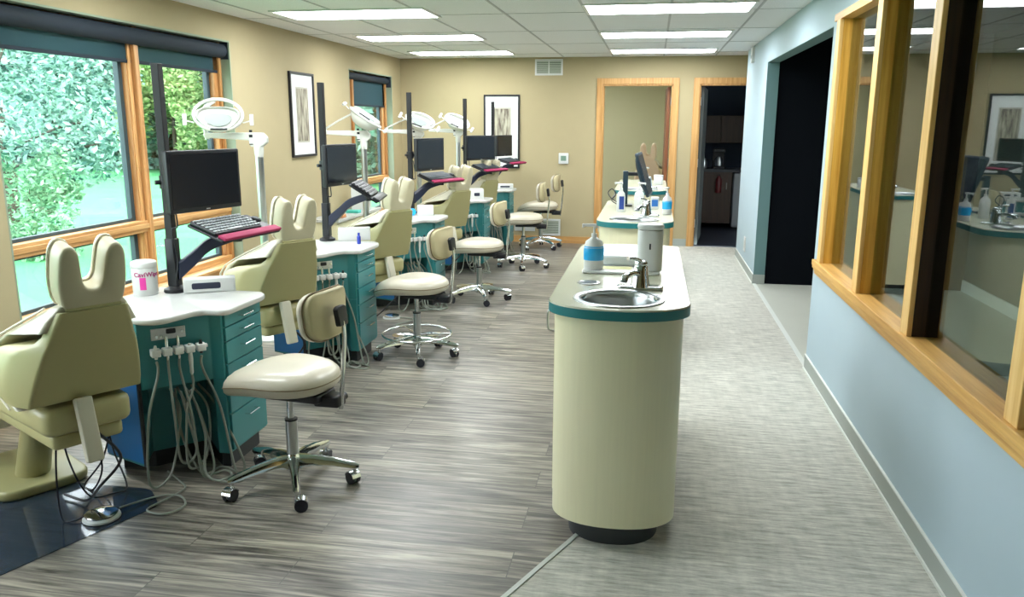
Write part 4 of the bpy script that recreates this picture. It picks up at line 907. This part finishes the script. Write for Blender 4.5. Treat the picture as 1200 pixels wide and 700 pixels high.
# ---------------------------------------------------------------- floor things: mat, pedals, cords, junction boxes
mm = bpy.data.materials.new('clear_vinyl_mat'); mm.use_nodes = True; nt = mm.node_tree; b = nt.nodes['Principled BSDF']
b.inputs['Base Color'].default_value = lin('#2C3B4C'); b.inputs['Roughness'].default_value = .07; b.inputs['Alpha'].default_value = .55; b.inputs['IOR'].default_value = 1.7
mb = MB(); mb.prism(roundpoly([(-2.10, 2.50), (-1.975, 2.80), (-2.10, 2.93), (-3.2, 2.93), (-3.2, 1.6), (-2.45, 1.6)], .04), .0005, .004); mb.build('chair_mat', mm, label='dark glossy floor mat under the nearest exam chair', cat='floor mat', smooth=0)
def pedal(loc, rz, label):
    t = empty('foot_pedal', loc, rz, label, 'foot pedal', 'round foot pedals')
    mb = MB(); mb.lathe([(.068, .0), (.072, .004), (.070, .012), (.060, .016), (.001, .016)], n=36); mb.build('pedal_base', m_white, t, smooth=50)
    mb = MB(); mb.lathe([(.062, .017), (.063, .024), (.055, .029), (.020, .036), (.001, .038)], n=36); mb.build('pedal_disc', m_chrome, t, smooth=30)
    return t
pedal((-2.135, 2.655, .004), 0, 'chrome foot pedal with white rim on the floor by the nearest exam chair')
pedal((-2.06, 6.15, 0), 0, 'white foot pedal on the floor beyond the second cart')
def cord(pts, r, m, label, g=None, name='power_cord'):
    mb = MB(); mb.tube(spline(pts, 8), r, 7); return mb.build(name, m, label=label, cat='cord', group=g, smooth=60)
fz = .010
cord([(-2.10, 2.72, .02), (-2.02, 2.86, fz), (-1.93, 2.88, fz), (-1.86, 2.80, fz), (-1.90, 2.72, fz), (-1.99, 2.74, fz), (-1.97, 2.84, fz), (-1.95, 2.95, fz), (-2.02, 3.02, fz), (-2.10, 3.06, .03)], .0045, m_hose, 'pale looped cord running from the nearest foot pedal to the cart')
cord([(-2.40, 2.80, .36), (-2.36, 2.78, .18), (-2.30, 2.80, .02), (-2.22, 2.86, fz), (-2.2, 2.91, .02), (-2.30, 2.98, .15), (-2.34, 3.0, .30)], .004, m_black, 'black cable dropping from the nearest exam chair to the floor', 'black cables under the nearest exam chair')
cord([(-2.34, 2.84, .36), (-2.27, 2.86, .15), (-2.32, 2.86, .02), (-2.40, 2.9, fz), (-2.36, 2.98, .10), (-2.32, 3.01, .26)], .004, m_black, 'black cable curling between the nearest exam chair and the side of the cart', 'black cables under the nearest exam chair')
cord([(-2.30, 2.66, .36), (-2.29, 2.62, .18), (-2.27, 2.60, .02), (-2.22, 2.60, .012), (-2.19, 2.63, .02)], .004, m_black, 'black cable hanging straight down beside the chrome foot pedal', 'black cables under the nearest exam chair')
cord([(-2.0, 6.15, .012), (-1.85, 6.1, fz), (-1.95, 5.9, fz), (-1.8, 5.85, fz), (-1.7, 6.0, fz)], .005, m_hose, 'pale cord on the floor beyond the second cart')
cord([(-1.95, 6.95, fz), (-1.78, 6.75, fz), (-1.7, 6.55, fz), (-1.85, 6.45, fz), (-1.98, 6.42, fz)], .006, m_hose, 'pale hose lying on the floor in front of the third cart')

# ---------------------------------------------------------------- wall things
def picture(name, loc, rz, wd, ht, label, grp):
    t = empty(name, loc, rz, label, 'picture', grp)        # local: faces -Y, x width, z height
    mb = MB(); f = .022; a, h = wd/2, ht/2
    for c, d in (((0, -.012, h-f/2), (wd, .024, f)), ((0, -.012, -h+f/2), (wd, .024, f)), ((-a+f/2, -.012, 0), (f, .024, ht-2*f)), ((a-f/2, -.012, 0), (f, .024, ht-2*f))): mb.box(c, d)
    mb.build('picture_frame', m_black, t, smooth=0)
    mb = MB(); mb.box((0, -.006, 0), (wd-2*f, .008, ht-2*f)); mb.build('picture_mount', mat('white_mount', '#E4E6E6', .6), t, smooth=0)
    m = bpy.data.materials.new('print_art'); m.use_nodes = True; nt = m.node_tree; b = nt.nodes['Principled BSDF']
    tc = nt.nodes.new('ShaderNodeTexCoord'); mp = nt.nodes.new('ShaderNodeMapping'); mp.inputs['Scale'].default_value = (34, 1, 5); n = nt.nodes.new('ShaderNodeTexNoise'); n.inputs['Scale'].default_value = 1; n.inputs['Detail'].default_value = 4
    cr = nt.nodes.new('ShaderNodeValToRGB'); e = cr.color_ramp.elements; e[0].position = .38; e[0].color = lin('#5E5348'); e[1].position = .62; e[1].color = lin('#B9B5A0')
    nt.links.new(tc.outputs['Object'], mp.inputs[0]); nt.links.new(mp.outputs[0], n.inputs['Vector']); nt.links.new(n.outputs['Fac'], cr.inputs[0]); nt.links.new(cr.outputs[0], b.inputs['Base Color']); b.inputs['Roughness'].default_value = .5
    mb = MB(); mb.box((0, -.0115, -.0), (wd*.46, .003, ht*.62)); mb.build('picture_print', m, t, smooth=0)
    mb = MB(); mb.box((0, -.0105, -.0), (wd*.52, .001, ht*.66)); mb.build('print_border', mat('grey_border', '#B4B2A6', .6), t, smooth=0)
picture('framed_print', (XL, 7.48, 1.64), R(90), .54, .79, 'black framed print on the window wall between the two windows', 'framed prints')
picture('framed_print', (-1.975, YB, 1.46), 0, .48, .95, 'black framed print on the back wall behind the farthest monitors', 'framed prints')
t = empty('thermostat', (-1.15, YB, 1.12), 0, 'small white thermostat on the back wall left of the doorway', 'thermostat')
mb = MB(); mb.soft(roundpoly([(-.065, -.07), (.065, -.07), (.065, .07), (-.065, .07)], .01), 0, .025, .006, Matrix.Rotation(PI/2, 4, 'X')); mb.build('thermostat_case', m_white, t, smooth=40)
mb = MB(); mb.box2((-.035, -.0265, -.03), (.035, -.0245, .035)); mb.build('thermostat_display', mat('green_lcd', '#6E8A78', .3), t)
def grille(name, loc, wd, ht, label, nsl, split=False):
    t = empty(name, loc, 0, label, 'vent'); a, h = wd/2, ht/2; f = .022
    mb = MB()
    for c, d in (((0, -.008, h-f/2), (wd, .016, f)), ((0, -.008, -h+f/2), (wd, .016, f)), ((-a+f/2, -.008, 0), (f, .016, ht-2*f)), ((a-f/2, -.008, 0), (f, .016, ht-2*f))): mb.box(c, d)
    if split: mb.box((0, -.008, 0), (.012, .014, ht-2*f))
    mb.build('vent_frame', m_white, t, smooth=0)
    mb = MB(); mb.box((0, -.002, 0), (wd-2*f, .003, ht-2*f)); mb.build('vent_back', mat('vent_dark', '#6B7668', .7), t, smooth=0)
    mb = MB()
    for k in range(nsl):
        z = -h+f+(ht-2*f)*(k+.5)/nsl; mb.box((0, -.008, z), (wd-2*f, .009, (ht-2*f)/nsl*.45))
    mb.build('vent_slats', mat('vent_slat', '#B9C0B2', .6), t, smooth=0)
grille('supply_vent', (-1.36, YB, 2.275), .36, .20, 'cream supply vent high on the back wall', 7, True)
grille('return_vent', (-1.31, YB, .21), .26, .22, 'white return vent low on the back wall behind the farthest stool', 8)
mb = MB(); mb.soft(roundpoly([(-.14, -.05), (.14, -.05), (.14, .12), (-.14, .12)], .01), 0, .01, .003, Matrix.Translation((-1.66, YB, .20)) @ Matrix.Rotation(PI/2, 4, 'X')); mb.build('wall_plate', m_white, label='white wall plate left of the low return vent', cat='wall plate')
mb = MB(); mb.box2((XR-.008, 9.0, .20), (XR, 9.14, .36)); o = mb.build('outlet_plate', m_white, label='white outlet plate low on the blue-grey wall beyond the dark opening', cat='outlet', bevel=.003)
mb = MB(); mb.box2((XR-.010, 9.04, .235), (XR-.0075, 9.10, .325)); mb.build('outlet_socket', mat('grey_socket', '#C9CDC8', .5), o)
mb = MB(); mb.box2((XR-.03, 9.3, 2.22), (XR, 9.42, 2.38)); o = mb.build('wall_sensor', m_white, label='white box high on the end of the blue-grey wall', cat='sensor', bevel=.004)
mb = MB(); mb.cyl((XR-.034, 9.36, 2.28), (XR-.029, 9.36, 2.28), .02); mb.build('sensor_lens', m_base, o)

# ---------------------------------------------------------------- dark room contents (beyond right doorway)
t = empty('dark_counter', (1.2, 12.9, 0), 0, 'dark brown base cabinet inside the unlit room', 'cabinet')
mb = MB(); mb.box2((-.55, -.25, .08), (.0, .3, .86)); mb.build('cabinet_body', m_darkwood, t, smooth=0)
mb = MB(); mb.box2((-.57, -.28, .86), (.75, .3, .90)); mb.build('worktop', mat('dark_worktop', '#2B2F36', .4), t, smooth=0)
mb = MB(); mb.box2((-.52, -.263, .12), (-.02, -.25, .82)); d = mb.build('cabinet_door', m_darkwood, t, bevel=.003, smooth=0)
mb = MB(); mb.cyl((-.08, -.275, .6), (-.08, -.275, .7), .006); mb.build('door_pull', m_steel, d)
t = empty('undercounter_fridge', (1.42, 12.86, 0), 0, 'grey undercounter fridge inside the unlit room', 'fridge')
mb = MB(); mb.box2((-.2, -.25, .03), (.25, .25, .845)); mb.build('fridge_body', mat('grey_enamel', '#7E848A', .4), t, bevel=.008)
mb = MB(); mb.box2((-.195, -.27, .06), (.245, -.252, .84)); d = mb.build('fridge_door', mat('grey_door', '#868C90', .4), t, bevel=.004)
mb = MB(); mb.cyl((.2, -.285, .45), (.2, -.285, .75), .009); mb.build('fridge_handle', m_steel, d)
t = empty('upper_cabinet', (1.2, 13.30, 1.28), 0, 'dark wall cabinet inside the unlit room', 'cabinet')
mb = MB(); mb.box2((-.7, -.15, 0), (.9, .18, .42)); mb.build('cabinet_body', m_darkwood, t, smooth=0)
for k in range(3):
    mb = MB(); mb.box2((-.69+.53*k, -.166, .01), (-.18+.53*k, -.15, .41)); mb.build('cabinet_door', m_darkwood, t, bevel=.003, smooth=0)
t = empty('coffee_maker', (1.0, 12.85, .90), 0, 'steel and black coffee maker on the dark counter in the unlit room', 'coffee maker')
mb = MB(); mb.soft(roundpoly([(-.09, -.12), (.09, -.12), (.09, .12), (-.09, .12)], .02), 0, .03, .006); mb.box2((-.085, .03, .03), (.085, .11, .25)); mb.soft(roundpoly([(-.09, -.12), (.09, -.12), (.09, .12), (-.09, .12)], .02), .25, .30, .01); mb.build('coffee_maker_body', m_black, t)
mb = MB(); mb.lathe([(.05, .032), (.065, .05), (.065, .12), (.045, .17), (.048, .18)], (0, -.045, 0)); mb.build('carafe', m_steel, t)
t = empty('electric_kettle', (.77, 12.8, .90), 0, 'steel kettle on the dark counter left of the coffee maker', 'kettle')
mb = MB(); mb.lathe([(.06, 0), (.065, .01), (.06, .10), (.045, .15), (.01, .165)]); mb.build('kettle_body', m_steel, t, smooth=50)
mb = MB(); mb.tube(spline([(.05, 0, .13), (.10, 0, .13), (.105, 0, .06), (.06, 0, .03)], 5), .008, 8); mb.build('kettle_handle', m_black, t)
t = empty('fire_extinguisher', (1.0, 12.60, .55), 0, 'small red fire extinguisher hanging on the dark cabinet front', 'fire extinguisher')
mb = MB(); mb.lathe([(.04, 0), (.045, .01), (.045, .2), (.02, .24), (.012, .26)]); mb.build('extinguisher_body', mat('red_enamel', '#5A1416', .4), t, smooth=50)
mb = MB(); mb.box2((-.012, -.05, .255), (.012, .03, .275)); mb.build('extinguisher_valve', m_black, t)

# ---------------------------------------------------------------- outdoors
m_lawn = mat('lawn_green', '#37874F', .9, noise=.3, nscale=1.2)
mb = MB(); mb.box2((-90, -30, -.5), (XL-.25, 90, -.25)); mb.box2((XL-.25, 14, -.5), (60, 90, -.25)); mb.build('lawn', m_lawn, kind='structure', smooth=0)
def leaf_mat(name, a, b):
    m = bpy.data.materials.new(name); m.use_nodes = True; nt = m.node_tree; p = nt.nodes['Principled BSDF']
    gi = nt.nodes.new('ShaderNodeNewGeometry'); cr = nt.nodes.new('ShaderNodeValToRGB'); cr.color_ramp.elements[0].color = lin(a); cr.color_ramp.elements[1].color = lin(b)
    nt.links.new(gi.outputs['Random Per Island'], cr.inputs[0]); nt.links.new(cr.outputs[0], p.inputs['Base Color'])
    p.inputs['Roughness'].default_value = .55; p.inputs['Specular IOR Level'].default_value = .4
    tr = nt.nodes.new('ShaderNodeBsdfTranslucent'); nt.links.new(cr.outputs[0], tr.inputs['Color']); mx = nt.nodes.new('ShaderNodeMixShader'); mx.inputs[0].default_value = .35
    nt.links.new(p.outputs[0], mx.inputs[1]); nt.links.new(tr.outputs[0], mx.inputs[2]); nt.links.new(mx.outputs[0], nt.nodes['Material Output'].inputs[0])
    return m
lm1 = leaf_mat('blue_green_leaves', '#2A5C54', '#A6CDBE'); lm2 = leaf_mat('mid_green_leaves', '#3F7A5C', '#A4CFAA'); lm3 = leaf_mat('yellow_green_leaves', '#63904E', '#BFD096')
m_bark = mat('bark', '#3E3A30', .9, noise=.3, nscale=8)
def tree_mesh(seed, h, rad, nleaf, lsize, lm, crown0=.1, name='garden_tree', blobs=26):
    rn = random.Random(seed); t = empty(name, (0, 0, 0), 0, '', 'tree', 'trees beyond the windows')
    mb = MB(); mb.tube(spline([(0, 0, 0), (rn.uniform(-.2, .2), .1, h*.3), (0, rn.uniform(-.3, .3), h*.6), (.1, 0, h*.9)], 4), .1, 8, radii=[h*.022*(1-.85*k/12) for k in range(13)])
    cl = []
    for k in range(blobs):
        z = h*(crown0+(1-crown0)*rn.random()); rr = rad*math.sqrt(rn.random())*(1-.35*abs(z/h-.45)*2*.6); a = rn.uniform(0, 2*PI); cl.append((Vector((rr*math.cos(a), rr*math.sin(a), z)), rad*rn.uniform(.25, .42)))
        if k % 2 == 0:
            mb.tube([(0, 0, z*.75), tuple(cl[-1][0]*.6+Vector((0, 0, z*.33))), tuple(cl[-1][0])], h*.004, 5)
    mb.build('trunk', m_bark, t, smooth=60)
    vs = []; fs = []
    for k in range(nleaf):
        c, r = cl[rn.randrange(len(cl))]; d = Vector((rn.gauss(0, 1), rn.gauss(0, 1), rn.gauss(0, 1))).normalized()*r*rn.random()**.35
        p = c+d
        if p.z < .02: p.z = .02+rn.random()*.2
        u = Vector((rn.gauss(0, 1), rn.gauss(0, 1), rn.gauss(0, .6))).normalized(); v = u.orthogonal().normalized(); v = Matrix.Rotation(rn.uniform(0, 6.28), 3, u) @ v
        s = lsize*rn.uniform(.6, 1.3); i = len(vs)
        vs += [p-u*s, p+v*s*.45, p+u*s, p-v*s*.45]; fs.append((i, i+1, i+2, i+3))
    me = bpy.data.meshes.new('crown'); me.from_pydata([tuple(q) for q in vs], [], fs); me.materials.append(lm); o = bpy.data.objects.new('crown', me); COL.objects.link(o); o.parent = t
    return t
ta = tree_mesh(1, 9, 4.4, 30000, .20, lm1, .02, blobs=44); ta.location = (-25.8, 33, -.25); ta['label'] = 'blue-green tree far across the lawn, left pane of the wide window'
tb = tree_mesh(2, 8, 4.2, 30000, .18, lm2, .02, blobs=44); tb.location = (-19.8, 35, -.25); tb['label'] = 'mid green tree far across the lawn, right pane of the wide window'
tc_ = tree_mesh(3, 7, 3.2, 12000, .17, lm3); tc_.location = (-17.3, 27.5, -.25); tc_['label'] = 'yellow-green tree standing in front of the tree line, right pane of the wide window'
tc_.scale = (.62, .62, .62)
def cp(src, loc, s, rz, label):
    c = copy_tree(src); c.location = loc; c.scale = (s, s, s); c.rotation_euler[2] = rz; c['label'] = label
cp(ta, (-22.6, 34, -.25), 1.05, 2.0, 'blue-green tree far across the lawn, hidden partly by the window mullion')
cp(ta, (-22.0, 29.5, -.25), .95, 3.3, 'blue-green tree far across the lawn, middle of the left pane')
cp(tb, (-29, 32, -.25), 1.1, 1.0, 'mid green tree far across the lawn at the left edge of the wide window')
cp(ta, (-31, 37.5, -.25), 1.4, 5.0, 'tallest blue-green tree at the back of the tree line')
cp(tb, (-23, 40, -.25), 1.5, .5, 'tall dense tree at the back of the tree line')
cp(ta, (-9.6, 26, -.25), 1.0, .5, 'blue-green tree filling the view through the narrow far window')
cp(tb, (-13.5, 36, -.25), 1.3, 2.7, 'mid green tree behind the one seen through the narrow far window')
cp(tb, (-10.4, 31, -.25), 1.2, 1.7, 'mid green tree at the right of the narrow far window')
tn = tree_mesh(9, 4.6, 1.7, 12000, .055, lm1, .22, blobs=24); tn.location = (-9.2, 10.3, -.25); tn['label'] = 'small leafy tree close outside the left pane of the wide window'
ts = tree_mesh(11, 1.3, .75, 5000, .045, lm2, .05, 'garden_shrub', 14); ts.location = (-8.3, 9.6, -.25); ts['label'] = 'low shrub outside the wide window at the edge of the lawn'; ts['category'] = 'shrub'; ts['group'] = 'garden shrub'
